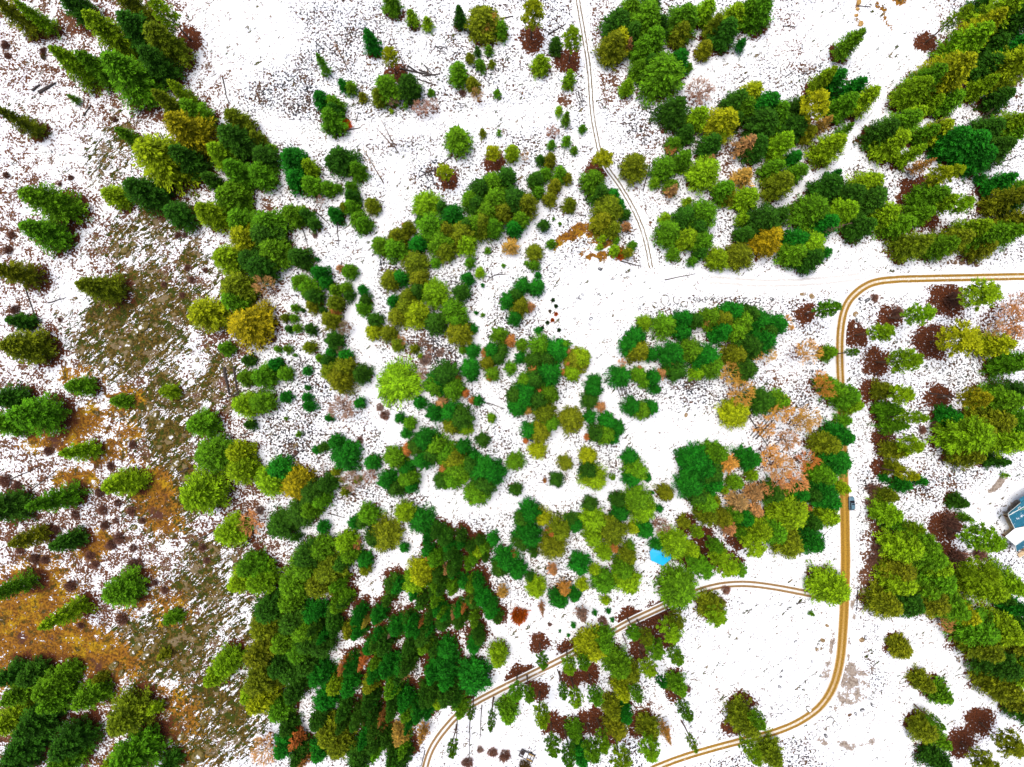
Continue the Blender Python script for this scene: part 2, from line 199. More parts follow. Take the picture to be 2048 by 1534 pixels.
BOULDERS = """
1718 4 10 k;1716 18 8 k;1713 30 7 k;1722 47 11 k;1714 38 6 o;1310 610 12 w;1330 600 17 w;1352 600 15 w;1368 608 13 w;1292 624 9 w;1390 598 7 g;1398 600 8 g;1412 597 7 g;1425 598 6 g;1436 600 6 g
1905 524 8 b;1912 524 9 b;1923 526 9 b;1938 527 8 b;1897 525 6 b;1953 528 11 b;1624 592 11 o;1606 588 9 o;1545 598 8 g;1712 628 10 o;1716 640 9 g;1736 600 10 g;1722 598 8 g;1712 652 8 w;1625 1171 11 t;1631 1164 7 t;1728 1184 11 t;1737 1192 10 t
1646 1281 9 o;1655 1252 7 o;1625 1324 5 g;1635 1300 7 o;1614 1365 9 w;1617 1418 12 w;1612 1392 7 w;1582 1318 6 g;1592 1284 7 g;1565 1342 5 g;1562 1354 6 g;1560 1374 7 g;1660 1440 14 w;1670 1448 12 w;1655 1458 10 w;1652 1472 8 g
1700 1430 8 b;1712 1428 7 g;1725 1420 8 g;1745 1410 8 g;1766 1385 8 w;1770 1372 8 w;1724 1280 10 o;1732 1276 8 g;1194 716 5 g;1160 595 8 g;1166 588 6 g;1182 637 7 g;1180 648 6 g;1225 558 5 g;1200 538 8 g;1372 830 8 o;1155 596 6 g
240 590 12 m;275 665 20 m;262 690 22 m;290 655 24 m;215 640 14 m;205 735 18 m;225 725 14 m;300 620 18 m;320 610 14 m;250 500 18 m;270 490 14 m;235 480 12 m;330 520 12 m;355 735 12 m;310 830 26 m;325 850 22 m;300 815 18 m;345 875 18 m;355 925 20 m
345 935 16 m;300 1060 14 m;270 1055 12 m;250 1060 10 m;345 1070 16 m;325 1085 12 m;280 1290 24 m;268 1305 18 m;292 1310 20 m;230 1330 24 m;245 1345 16 m;430 1420 22 m;410 1440 16 m;400 1510 30 m;380 1530 22 m;450 1480 18 m;440 1180 18 m;420 1200 16 m
385 1240 14 m;340 1480 20 m;365 1470 16 m;290 445 12 m;310 465 14 m;180 655 10 m;300 560 12 m;335 560 10 m;390 610 8 m;415 700 14 m;395 720 12 m;325 690 16 m
"""
SHRUBS = """
205 1021 20 b;236 1006 16 b;264 1022 20 b;285 1042 14 b;209 1051 20 b;238 1076 24 b;231 1042 14 b;266 1096 16 b;270 1130 30 b;222 1090 22 b;246 1236 26 b;160 1252 14 b;141 1172 24 b;266 890 18 b;200 985 20 b;10 962 26 b;35 972 20 b;96 902 20 b
220 932 16 b;112 1062 20 b;180 1112 20 b;70 1118 22 b;40 1100 20 b;190 1130 18 b;150 1030 18 b;90 1120 18 b;255 1150 16 b;330 1180 16 b;310 1165 14 b;405 1095 16 b;415 1120 14 b;30 620 20 b;20 635 14 b;120 640 10 b;330 570 12 b;385 560 16 b;375 535 14 b
365 590 12 b;370 470 12 b;355 470 14 b;410 540 12 b;15 500 20 b;22 470 16 b;12 350 14 b;45 262 12 b;10 90 18 b;14 110 14 b;85 100 14 b;85 112 12 o;140 355 12 b;118 368 10 b;230 240 12 b;690 250 24 r;1240 511 18 r;1279 657 11 r;1038 1230 32 r
1750 595 16 b;1905 600 34 b;1795 625 26 b;1745 980 28 b;1745 1006 28 b;1900 1046 38 b;1915 1116 40 b;1960 1106 30 b;1755 1095 30 b;1748 1120 26 b;1765 1145 26 b;1205 1241 18 b;1530 1506 26 b;1285 1293 16 b;985 1505 20 b;1010 1512 24 b;1050 1532 24 o;935 1525 22 b
960 1500 14 p;1900 1070 14 b;1870 850 20 b;1845 860 16 b;1330 1265 20 b;1315 1285 16 b;1640 1150 28 b;1100 1250 8 b;1080 580 8 r;1105 640 8 r;1112 628 8 r;1100 622 7 o;1106 600 8 g;1112 612 8 g;1095 645 8 g;1085 655 7 g;1118 660 8 g;1116 680 8 g
770 830 20 b;760 815 16 p;850 720 24 p;880 705 16 p;720 880 14 b;770 770 14 b;520 1020 18 p;925 185 14 b;545 680 12 b;630 470 12 p;1375 1378 14 b;1440 1205 22 b;1452 1180 18 b;1130 1345 10 b;590 905 10 b
"""
SEEDS = [(70,40,'in the top left corner'),(270,90,'in the tall upper left clump'),(40,240,'near the upper left edge'),(350,260,'in the belt below the upper left clump'),
(470,380,'in the dark belt left of centre'),(480,490,'in the belt above the golden trees'),(480,610,'at the belt beside the mossy rocks'),(90,430,'on the slope at far left'),(120,570,'above the mossy rocks'),(40,690,'left of the mossy rocks'),
(90,820,'on the golden slope at left'),(250,830,'below the mossy rocks'),(430,910,'in the belt below the rocks'),(130,1000,'among brown shrubs at left'),(250,1190,'in the lower left clearing'),(430,1330,'at the lower left rocks'),(120,1450,'in the bottom left corner'),(280,1490,'on the bottom left edge'),
(590,340,'along the top of the belt'),(700,180,'in the speckled clearing up top'),(810,180,'near the crossed logs up top'),(960,110,'near the orange bare tree'),(930,250,'in the upper middle clearing'),(680,420,'above the winding snow trail'),
(620,570,'in young growth left of the trail'),(700,650,'beside the winding trail bend'),(660,720,'left of the lower winding trail'),(560,720,'just right of the belt'),(690,880,'around the pinkish thicket'),(570,970,'at the lower end of belt'),(640,1060,'below the pinkish thicket'),
(850,430,'in the knot above centre left'),(900,480,'in the dense upper middle knot'),(960,390,'in the dense knot top middle'),(830,590,'in the knot left of centre'),(920,630,'by the narrow centre trail'),(800,750,'around the big lime fir left of centre'),(900,800,'in the stand left of centre'),
(880,920,'in the dark stand below centre left'),(970,950,'at the loop of the snow trail'),(790,960,'beside the thin white trail'),(780,1060,'between two lower snow trails'),(900,1100,'in the lower middle stand'),(620,1140,'in the lower belt thickets'),
(550,1230,'on the dark lower left slope'),(560,1370,'at the dark slope foot'),(700,1250,'in the dark bottom woods left'),(850,1200,'in the dark bottom woods middle'),(960,1220,'in the dark bottom woods right'),(760,1340,'in the bottom woods shadow'),(900,1370,'in woods above the dirt driveway'),(720,1460,'at the bottom woods edge'),(880,1480,'where the driveway leaves the woods'),
(1090,340,'in the young plot by the north track'),(1110,110,'left of the north track'),(1210,420,'at the track bend above the turnaround'),(1250,80,'in the grove right of north track'),(1320,140,'at the foot of the north grove'),(1430,50,'in the grove at top middle right'),(1370,250,'in the upper right middle grove'),(1490,250,'in the bare trunk grove upper right'),(1400,340,'in the lower part of upper grove'),
(1380,460,'above the snowy road'),(1500,450,'at the snowy road edge right'),(1240,490,'beside the golden bank'),(1070,510,'left of the golden bank'),(1040,600,'left of the snowy turnaround'),(1090,710,'in the orange speckled knot at centre'),(1000,700,'along the centre trail'),(1070,790,'in the knot below centre'),(1100,860,'near the blue scrap below centre'),
(1200,850,'in the ring below the turnaround'),(1270,690,'at the turnaround lower right rim'),(1420,640,'in the dark row below the road'),(1380,720,'in the dark block below the row'),(1280,790,'by the trail fork'),(1480,720,'among bare golden trees'),(1560,820,'around the fallen pole stack'),(1570,940,'in the tan bare thicket'),
(1180,950,'in the open lower middle'),(1270,940,'by the lower snow clearing'),(1400,950,'in the dark knot right of clearing'),(1480,1020,'between clearing and main road'),(1080,1060,'in the lower central row left'),(1200,1050,'in the lower central row middle'),(1280,1030,'in the lower central row right'),(1340,1090,'beside the blue tarp'),(1230,1130,'left of the blue tarp'),(1430,1120,'right of the blue tarp'),(1050,1140,'south of the lower central row'),
(1357,1180,'on the driveway below the tarp'),(1130,1190,'above the driveway middle'),(1190,1300,'straddling the driveway'),(1080,1350,'along the driveway lower stretch'),(1170,1400,'in the pines below the driveway'),(1320,1280,'in pines right of the driveway'),(1240,1380,'in the crowded bottom pines'),(1150,1490,'at the bottom edge middle'),(1300,1480,'near the orange tree at bottom'),(1430,1230,'on the white field left edge'),(1500,1450,'by the bottom track'),
(1580,1040,'in the grove left of the car'),(1660,960,'overhanging the muddy road'),(1690,800,'overhanging the road upper stretch'),(1660,1180,'over the driveway junction'),(1650,620,'inside the road bend'),(1660,180,'in the top right middle clump'),(1600,240,'in the left of top right clump'),(1640,320,'on the snowy lane side'),(1570,340,'left of the snowy lane'),(1620,450,'in the clump above road bend'),(1720,410,'at the road bend top'),
(1880,150,'on the wooded top right slope'),(1970,60,'in the top right corner'),(1800,260,'by the lane at upper right'),(1940,290,'in the dark stand at right'),(1880,350,'in the thin pines at right'),(1840,420,'above the muddy road right'),(1930,480,'in the long row above the road'),(2010,430,'at the right edge above road'),(1970,590,'just below the muddy road'),(1790,650,'in the litter circle pines'),(1940,680,'near the tan bare thicket right'),(2020,730,'at the right edge middle'),
(1800,820,'in the pines right of the road'),(1820,900,'in the row above the car'),(1930,860,'in the big lime clump right'),(2010,820,'at right edge above the house'),(1790,1000,'opposite the parked car'),(1820,1110,'below the parked car'),(1940,1040,'in front of the house'),(1970,1120,'beside the house'),(1860,1190,'in the band below the car'),(1980,1290,'in the lower right band'),(2020,1390,'at the lower right edge'),(1850,1370,'on the open lower right slope'),(1900,1500,'in the bottom right corner'),(1580,1500,'at the bottom edge right')]

# ------------------------------------------------------------ helpers
def at(px, py, z=0.0):
    """photo pixel -> world point at height z"""
    k = S * (HC - z) / HC
    return Vector(((px - CX) * k, (CY - py) * k, z))

def tag(o, label=None, cat=None, group=None, kind=None):
    if label: o['label'] = label
    if cat: o['category'] = cat
    if group: o['group'] = group
    if kind: o['kind'] = kind
    return o

def empty(name, loc, rz=0.0):
    o = bpy.data.objects.new(name, None)
    o.location = loc
    o.rotation_euler = (0, 0, rz)
    o.empty_display_size = 0.5
    COL.objects.link(o)
    return o

def link(name, me, parent=None):
    o = bpy.data.objects.new(name, me)
    COL.objects.link(o)
    if parent is not None:
        o.parent = parent
    return o

class MB:
    def __init__(self):
        self.v = []; self.f = []
    def box(self, c, s, rz=0.0, taper=1.0):
        b = len(self.v); cr, sr = math.cos(rz), math.sin(rz)
        for z in (-1, 1):
            t = taper if z > 0 else 1.0
            for x, y in ((-1, -1), (1, -1), (1, 1), (-1, 1)):
                lx, ly = x * s[0] / 2 * t, y * s[1] / 2 * t
                self.v.append((c[0] + lx * cr - ly * sr, c[1] + lx * sr + ly * cr, c[2] + z * s[2] / 2))
        for q in ((0, 3, 2, 1), (4, 5, 6, 7), (0, 1, 5, 4), (1, 2, 6, 5), (2, 3, 7, 6), (3, 0, 4, 7)):
            self.f.append(tuple(b + i for i in q))
        return self
    def tube(self, pts, radii, n=6, cap=True):
        b = len(self.v); m = len(pts)
        for i, p in enumerate(pts):
            p = Vector(p)
            d = Vector(pts[min(i + 1, m - 1)]) - Vector(pts[max(i - 1, 0)])
            d.normalize()
            u = d.cross(Vector((0, 0, 1)) if abs(d.z) < 0.9 else Vector((1, 0, 0))).normalized()
            w = d.cross(u)
            for k in range(n):
                a = 2 * math.pi * k / n
                q = p + (u * math.cos(a) + w * math.sin(a)) * radii[i]
                self.v.append(tuple(q))
        for i in range(m - 1):
            for k in range(n):
                k2 = (k + 1) % n
                self.f.append((b + i * n + k, b + i * n + k2, b + (i + 1) * n + k2, b + (i + 1) * n + k))
        if cap:
            self.f.append(tuple(b + k for k in range(n))[::-1])
            self.f.append(tuple(b + (m - 1) * n + k for k in range(n)))
        return self
    def poly(self, pts, thick):
        """extruded polygon (pts in order, any plane), thickness downward"""
        b = len(self.v); n = len(pts)
        for p in pts: self.v.append(tuple(p))
        for p in pts: self.v.append((p[0], p[1], p[2] - thick))
        self.f.append(tuple(b + i for i in range(n)))
        self.f.append(tuple(b + n + i for i in range(n))[::-1])
        for i in range(n):
            j = (i + 1) % n
            self.f.append((b + i, b + n + i, b + n + j, b + j))
        return self
    def build(self, name, mat, parent=None, smooth=False):
        me = bpy.data.meshes.new(name)
        me.from_pydata(self.v, [], self.f)
        me.materials.append(mat)
        if smooth:
            me.polygons.foreach_set('use_smooth', [True] * len(me.polygons))
        me.update()
        return link(name, me, parent)

# ------------------------------------------------------------ value noise on the ground plane
class VNoise:
    def __init__(self, seed, n=256):
        self.g = np.random.default_rng(seed).random((n, n)); self.n = n
    def __call__(self, x, y):
        xi = np.floor(x).astype(int); yi = np.floor(y).astype(int)
        fx = x - xi; fy = y - yi
        fx = fx * fx * (3 - 2 * fx); fy = fy * fy * (3 - 2 * fy)
        n = self.n; g = self.g
        a = g[xi % n, yi % n]; b = g[(xi + 1) % n, yi % n]; c = g[xi % n, (yi + 1) % n]; d = g[(xi + 1) % n, (yi + 1) % n]
        return (a * (1 - fx) + b * fx) * (1 - fy) + (c * (1 - fx) + d * fx) * fy
VN = [VNoise(i + 11) for i in range(6)]

def sstep(a, b, x):
    t = np.clip((x - a) / (b - a), 0, 1)
    return t * t * (3 - 2 * t)

def ell(px, py, cx, cy, rx, ry, rot=0.0, soft=0.45):
    a = math.radians(rot); dx = px - cx; dy = py - cy
    u = (dx * math.cos(a) + dy * math.sin(a)) / rx
    v = (-dx * math.sin(a) + dy * math.cos(a)) / ry
    return 1 - sstep(1 - soft, 1 + soft, np.sqrt(u * u + v * v))

def polydist(px, py, pts):
    d = np.full(px.shape, 1e9)
    for (x0, y0), (x1, y1) in zip(pts[:-1], pts[1:]):
        vx, vy = x1 - x0, y1 - y0
        t = np.clip(((px - x0) * vx + (py - y0) * vy) / (vx * vx + vy * vy + 1e-9), 0, 1)
        d = np.minimum(d, np.hypot(px - x0 - t * vx, py - y0 - t * vy))
    return d

ROCK_E = [(270,645,130,110,-35,1.0),(300,455,110,50,-20,.75),(225,300,45,80,20,.65),(330,830,85,95,0,.95),(340,990,90,80,-20,.9),(420,1170,90,110,20,.75),(330,1290,110,90,-20,.95),(420,1440,130,100,-25,.9),(440,760,60,60,0,.7),(400,560,60,80,0,.6),(250,1320,60,40,0,.9),(470,1230,50,120,0,.6)]
GRASS_E = [(60,1250,120,110,0,1.0),(150,1300,140,60,15,1.0),(40,1340,90,50,0,.9),(300,970,60,40,30,.95),(320,1020,60,40,60,.8),(130,850,90,40,-10,.9),(110,880,70,30,0,.9),(210,905,45,25,-30,.9),(150,960,45,30,0,.9),(250,860,45,22,0,.7),(190,1090,40,30,-20,.9),(270,1180,40,60,30,.8),(60,1170,90,50,-20,.9),(330,1420,90,60,20,.6),(230,1380,100,50,10,.6),(300,1520,120,40,0,.6),(150,1340,100,30,10,.8),(345,1215,40,40,0,.7),(1150,466,45,13,-25,.95),(1180,462,30,12,20,.9),(1192,508,42,7,8,.9),(1215,490,36,14,10,.75),(250,800,45,30,0,.7),(165,755,50,25,0,.7),(1240,508,26,12,0,.7),(1120,485,20,10,-40,.8),(1757,14,7,14,-30,.8),(1768,35,6,18,-20,.8),(1780,50,10,4,30,.7),(1800,2,16,9,0,.9),(1716,26,5,24,0,.8),(1172,90,4,60,-4,.6),(1150,120,14,12,0,.5)]
BROWN_E = [(120,1110,150,55,10,.75),(60,1040,80,50,0,.7),(215,1040,70,70,0,.5),(180,740,60,40,-10,.65),(150,800,60,30,0,.6),(40,480,50,45,0,.5),(20,360,60,60,0,.45),(20,100,45,60,0,.55),(90,110,40,40,0,.5),(250,250,80,30,20,.6),(300,215,60,22,25,.9),(160,50,60,30,0,.9),(280,1410,130,50,15,.6),(180,1440,90,60,0,.6),(60,1440,120,90,0,.8),(440,820,70,100,0,.65),(450,680,60,50,0,.8),(480,1000,60,70,0,.75),(520,1130,60,80,0,.75),(545,600,40,80,0,.5),(535,480,40,90,0,.8),(1210,100,35,110,0,.45),(1240,180,60,40,0,.5),(1310,300,60,50,0,.25),(1600,80,90,50,20,.45),(1580,60,60,30,0,.5),(1870,60,40,60,30,.6),(1785,205,22,30,20,1.0),(1815,160,16,20,20,1.0),(1700,200,90,60,0,.25),(1985,170,70,50,-40,.9),(1810,395,18,45,10,.95),(1790,480,20,30,20,.9),(1900,600,26,32,0,.95),(1755,1100,28,80,0,.9),(1740,1165,18,45,0,1.0),(1880,1168,45,18,0,.95),(1905,1215,90,30,0,.5),(1915,1250,40,60,-30,.6),(1980,1300,80,80,0,.6),(1990,1360,40,50,-30,.7),(2030,1440,40,40,0,.6),(1640,1160,34,26,0,.9),(1900,830,60,40,0,.35),(1960,900,70,40,0,.3),(1850,960,70,40,0,.3),(1560,930,80,70,0,.35),(1530,760,80,60,0,.3),(2010,650,70,60,0,.45),(1480,290,70,80,0,.6),(1420,150,60,40,0,.25),(1320,380,40,30,0,.4),(700,960,60,40,0,.35),(830,700,60,50,0,.4),(700,820,60,50,0,.3),(600,650,60,60,0,.3),(620,1200,110,60,0,.4),(680,1400,160,120,0,.3),(1460,1380,30,22,0,.7),(1500,1395,24,20,0,.7),(1145,1430,40,20,0,.7),(1300,1430,28,30,0,.75),(1325,1410,18,18,0,.6),(1060,88,19,20,0,1.0),(1135,120,26,14,0,.95),(1133,195,19,14,0,.95),(375,122,18,22,0,1.0),(368,58,18,10,0,1.0),(1283,1295,18,14,0,.7),(1215,1290,30,20,0,.5),(1650,1146,24,16,0,.9),(1272,415,6,34,-28,1.0),(1300,475,5,38,-10,1.0),(1225,170,40,16,20,.7),(1200,60,22,60,0,.55),(1330,200,50,20,0,.45),(1345,300,20,40,0,.6),(1420,330,60,60,0,.4),(1350,260,20,60,0,.6),(1205,70,20,60,0,.6)]
CLEAN_E = [(485,45,120,85,25,1),(1190,600,98,72,-10,1),(1245,575,120,38,0,1),(1190,690,60,60,0,1),(1360,860,110,45,0,1),(1300,910,70,40,30,1),(1570,1290,150,115,0,1),(1470,1330,90,90,0,.9),(1310,1155,60,40,0,1),(1540,1140,90,30,10,1),(1060,1270,80,60,0,1),(980,1420,110,120,0,1),(1110,1400,60,150,0,.9),(1370,1420,60,120,0,.8),(1790,60,95,100,0,1),(1640,60,55,60,0,.8),(1985,1010,70,50,-20,1),(1880,1480,180,120,0,.9),(1760,1480,120,80,0,.9),(1850,1340,130,60,30,.7),(1700,1320,30,80,0,.9),(1100,1330,200,60,-25,.9),(1640,1110,40,110,0,.6),(1390,1190,60,20,0,1),(1150,1260,100,60,0,.9),(1650,505,45,30,0,.8),(1740,510,80,26,0,.8),(140,590,55,35,0,.8),(130,330,70,50,0,.5),(330,620,10,10,0,.1),(310,1370,50,25,0,.8),(860,1140,60,60,0,.4),(1730,560,60,24,0,1)]
CLEAN_P = [([(1170,560),(1330,560),(1536,566),(1720,566),(2100,560)],27,1),([(1155,-40),(1166,60),(1180,140),(1190,250),(1205,320),(1245,380),(1282,440),(1302,530)],14,.9),([(530,245),(620,270),(720,268),(1000,232),(1110,226)],22,.6),([(800,320),(790,420),(740,490),(722,580),(712,640),(740,700),(742,790),(780,860),(815,890),(850,965),(905,1006),(1000,1006),(1150,985),(1290,968)],20,.85),([(1195,730),(1170,775),(1120,850),(1120,900)],17,.8),([(1205,740),(1225,800),(1250,850),(1300,890),(1345,965),(1395,1040),(1412,1090)],22,1),([(905,1006),(860,1065),(790,1125),(715,1200)],20,.7),([(1790,100),(1765,220),(1710,290),(1590,395)],26,1),([(1045,480),(1090,400),(1160,330)],14,.8),([(1050,470),(1005,540),(955,640),(960,720),(985,800),(1010,840)],13,.8),([(1560,70),(1480,110),(1400,150),(1350,165)],18,.7),([(1690,590),(1676,700),(1684,850),(1690,1050),(1688,1230),(1672,1360),(1610,1440),(1500,1478),(1310,1530)],22,1),([(1690,1195),(1560,1178),(1430,1172),(1320,1215),(1160,1300),(1000,1380),(900,1440),(848,1534)],20,1),([(1745,1225),(1850,1265),(1950,1320)],16,.8),([(1010,505),(990,570)],12,.7),([(830,900),(835,950)],12,.8)]
BRUSH_E = [(640,60,110,70,0,.75),(560,180,90,110,0,.8),(1300,250,70,60,0,.75),(580,860,70,90,0,.75),(860,350,60,30,0,.8),(1180,80,50,80,0,.6),(1090,250,70,60,0,.5),(880,680,80,60,0,.85),(780,540,50,50,0,.7),(1440,600,90,12,0,.75),(1480,460,60,60,0,.6),(1720,150,40,40,0,.6),(1750,1330,26,60,-20,.8),(1730,1420,60,14,-25,.7),(1870,970,80,40,0,.75),(1940,960,40,40,0,.75),(990,1020,40,30,0,.6),(1150,880,60,40,0,.45),(620,760,110,60,0,.7),(1700,350,60,40,0,.6),(1620,130,60,50,0,.6),(700,1000,80,40,0,.65),(760,1170,50,40,0,.6),(1530,610,120,16,0,.65),(1380,770,60,20,0,.7),(1560,860,60,40,0,.6),(1110,600,22,70,0,.75),(1110,540,40,40,0,.5),(1250,1000,60,20,0,.4)]
MUD_E = [(1703,1362,36,38,0,.8),(1690,1390,22,26,30,.7),(1663,1290,6,40,6,.85),(1652,1345,9,26,15,.7),(1697,1290,5,40,0,.6),(1720,1395,20,10,-30,.6),(1680,1415,16,7,0,.6),(1400,1485,40,4,-20,.55),(1642,1486,12,10,0,.7),(1695,1490,24,9,10,.75),(1735,1485,18,6,-20,.6),(1760,1497,10,6,40,.6),(1995,968,34,8,-42,1),(2026,1012,28,6,-38,.9),(2012,1060,8,30,20,.3),(1955,1020,10,6,-60,.5),(1424,1487,30,4,-25,.6),(1692,1190,16,50,0,.5),(1708,1200,4,60,0,.7)]

def masks(px, py):
    wx = (VN[0](px / 14, py / 14) - .5) * 16 + (VN[1](px / 5, py / 5) - .5) * 8
    wy = (VN[2](px / 14, py / 14) - .5) * 16 + (VN[3](px / 5, py / 5) - .5) * 8
    qx, qy = px + wx, py + wy
    big = VN[4](px / 70 + 9, py / 70)
    brush = 0.34 + 0.32 * big
    leftness = sstep(560, 380, px)
    for e in BRUSH_E: brush = np.maximum(brush, e[5] * ell(qx, qy, *e[:5]))
    rock = np.zeros_like(px); grass = np.zeros_like(px); brown = np.zeros_like(px); clean = np.zeros_like(px); mud = np.zeros_like(px)
    for e in ROCK_E: rock = np.maximum(rock, e[5] * ell(qx, qy, *e[:5]))
    for e in GRASS_E: grass = np.maximum(grass, e[5] * ell(qx, qy, *e[:5]))
    for e in BROWN_E: brown = np.maximum(brown, e[5] * ell(qx, qy, *e[:5]))
    for e in CLEAN_E: clean = np.maximum(clean, e[5] * ell(qx, qy, *e[:5]))
    for p, w, v in CLEAN_P: clean = np.maximum(clean, v * (1 - sstep(w * .6, w * 1.4, polydist(px + wx * .35, py + wy * .35, p))))
    for e in MUD_E: mud = np.maximum(mud, e[5] * ell(px + wx * .3, py + wy * .3, *e[:5]))
    brush = brush * (1 - .55 * leftness) * (1 - clean)
    brown = np.maximum(brown, leftness * (.34 + .36 * big + .16 * sstep(700, 900, py)))
    brown = brown * (1 - .8 * clean)
    return brush, brown, grass, rock, clean, mud

def zg(x, y):
    """ground height"""
    x = np.asarray(x, float); y = np.asarray(y, float)
    z = .35 * (VN[0](x / 22 + 40, y / 22 + 40) - .5) + .12 * (VN[1](x / 7 + 30, y / 7 + 30) - .5)
    px = CX + x / S; py = CY - y / S
    r = np.zeros_like(x)
    for e in ROCK_E: r = np.maximum(r, e[5] * ell(px, py, *e[:5], soft=.6))
    u = (x + y) * .7071; v = (x - y) * .7071
    ridge = np.abs(VN[2](u / 16 + 50, v / 3.2 + 50) - .5) * 2
    ridge2 = VN[3](u / 5 + 50, v / 1.6 + 50)
    return z + r * (1.3 * (1 - ridge) ** 2 + .45 * ridge2)

def zgs(x, y):
    return float(zg(np.array([x]), np.array([y]))[0])

# ------------------------------------------------------------ material helpers
def nmat(name):
    m = bpy.data.materials.new(name); m.use_nodes = True
    t = m.node_tree
    for n in list(t.nodes): t.nodes.remove(n)
    out = t.nodes.new('ShaderNodeOutputMaterial')
    b = t.nodes.new('ShaderNodeBsdfPrincipled')
    b.inputs['Roughness'].default_value = .85
    b.inputs['Specular IOR Level'].default_value = .15
    t.links.new(b.outputs[0], out.inputs['Surface'])
    return m, t, b

class NT:
    """short hand for node wiring"""
    def __init__(self, t): self.t = t
    def new(self, k, **kw):
        n = self.t.nodes.new(k)
        for a, v in kw.items(): setattr(n, a, v)
        return n
    def put(self, sock, val):
        if hasattr(val, 'is_linked') or isinstance(val, bpy.types.NodeSocket): self.t.links.new(val, sock)
        else: sock.default_value = val
    def math(self, op, a, b=0.0, c=None, clamp=False):
        n = self.new('ShaderNodeMath', operation=op); n.use_clamp = clamp
        self.put(n.inputs[0], a); self.put(n.inputs[1], b)
        if c is not None: self.put(n.inputs[2], c)
        return n.outputs[0]
    def mix(self, f, a, b):
        n = self.new('ShaderNodeMix', data_type='RGBA')
        self.put(n.inputs[0], f)
        self.put(n.inputs[6], a if not isinstance(a, tuple) else (*a, 1)); self.put(n.inputs[7], b if not isinstance(b, tuple) else (*b, 1))
        return n.outputs[2]
    def mul(self, a, b):
        n = self.new('ShaderNodeMix', data_type='RGBA', blend_type='MULTIPLY')
        n.inputs[0].default_value = 1
        self.put(n.inputs[6], a); self.put(n.inputs[7], b)
        return n.outputs[2]
    def noise(self, vec, scale, detail=3, rough=.6, dist=0.0, w=None):
        n = self.new('ShaderNodeTexNoise')
        n.inputs['Scale'].default_value = scale; n.inputs['Detail'].default_value = detail
        n.inputs['Roughness'].default_value = rough; n.inputs['Distortion'].default_value = dist
        self.t.links.new(vec, n.inputs['Vector'])
        return n.outputs['Fac']
    def snoise(self, *a):
        return self.math('MULTIPLY_ADD', self.noise(*a), 1.9, -.45)
    def maprange(self, x, a, b, c=0.0, d=1.0, smooth=True):
        n = self.new('ShaderNodeMapRange')
        if smooth: n.interpolation_type = 'SMOOTHSTEP'
        self.put(n.inputs[0], x); self.put(n.inputs[1], a); self.put(n.inputs[2], b); self.put(n.inputs[3], c); self.put(n.inputs[4], d)
        return n.outputs[0]
    def attr(self, name):
        n = self.new('ShaderNodeAttribute'); n.attribute_name = name
        return n
    def mapping(self, vec, rot=(0, 0, 0), sc=(1, 1, 1), loc=(0, 0, 0)):
        n = self.new('ShaderNodeMapping')
        n.inputs['Rotation'].default_value = rot; n.inputs['Scale'].default_value = sc; n.inputs['Location'].default_value = loc
        self.t.links.new(vec, n.inputs['Vector'])
        return n.outputs[0]

def simple_mat(name, col, var=.25, scale=1.5, rough=.85, spec=.15, metal=0.0, stretch=(1, 1, 1)):
    m, t, b = nmat(name); g = NT(t)
    tc = g.new('ShaderNodeTexCoord')
    v = g.mapping(tc.outputs['Object'], sc=stretch)
    n = g.noise(v, scale, 4, .65)
    lo = tuple(c * (1 - var) for c in col); hi = tuple(min(1, c * (1 + var)) for c in col)
    c = g.mix(g.maprange(n, .3, .7), lo, hi)
    t.links.new(c, b.inputs['Base Color'])
    b.inputs['Roughness'].default_value = rough; b.inputs['Specular IOR Level'].default_value = spec; b.inputs['Metallic'].default_value = metal
    return m

SNOW = (.84, .865, .91)
M = {}
M['bark'] = simple_mat('bark', (.10, .065, .045), .4, 3, stretch=(1, 1, .3))
M['pinebark'] = simple_mat('pine_bark', (.12, .07, .045), .4, 3, stretch=(1, 1, .3))
M['palebark'] = simple_mat('pale_bark', (.38, .27, .17), .3, 3)
M['snag'] = simple_mat('grey_deadwood', (.17, .12, .09), .35, 3)
M['log'] = simple_mat('fallen_log_wood', (.055, .045, .042), .5, 2)
M['rock'] = simple_mat('granite', (.20, .18, .155), .4, 1.2)

# leaf material: every plant carries its own colour as object colour
def leaf_mat(name, lo, hi, trans=.0):
    m, t, b = nmat(name); g = NT(t)
    oi = g.new('ShaderNodeObjectInfo')
    a = g.attr('tint')
    k = g.maprange(a.outputs['Fac'], 0, 1, lo, hi, smooth=False)
    cmb = g.new('ShaderNodeCombineColor')
    for i in range(3): t.links.new(k, cmb.inputs[i])
    c = g.mul(oi.outputs['Color'], cmb.outputs[0])
    warm = g.mix(g.math('MULTIPLY', a.outputs['Fac'], .35), (1, 1, 1), (1.45, 1.0, .55))
    c = g.mul(c, warm)
    t.links.new(c, b.inputs['Base Color'])
    b.inputs['Roughness'].default_value = .7
    b.inputs['Specular IOR Level'].default_value = .08
    if trans > 0:
        tl = g.new('ShaderNodeBsdfTranslucent'); t.links.new(c, tl.inputs['Color'])
        mx = g.new('ShaderNodeMixShader'); mx.inputs[0].default_value = trans
        out = [n for n in t.nodes if n.type == 'OUTPUT_MATERIAL'][0]
        t.links.new(b.outputs[0], mx.inputs[1]); t.links.new(tl.outputs[0], mx.inputs[2]); t.links.new(mx.outputs[0], out.inputs['Surface'])
    return m
M['needle'] = leaf_mat('needles', .30, 1.75, .08)
M['twig'] = leaf_mat('twigs', .6, 1.35)

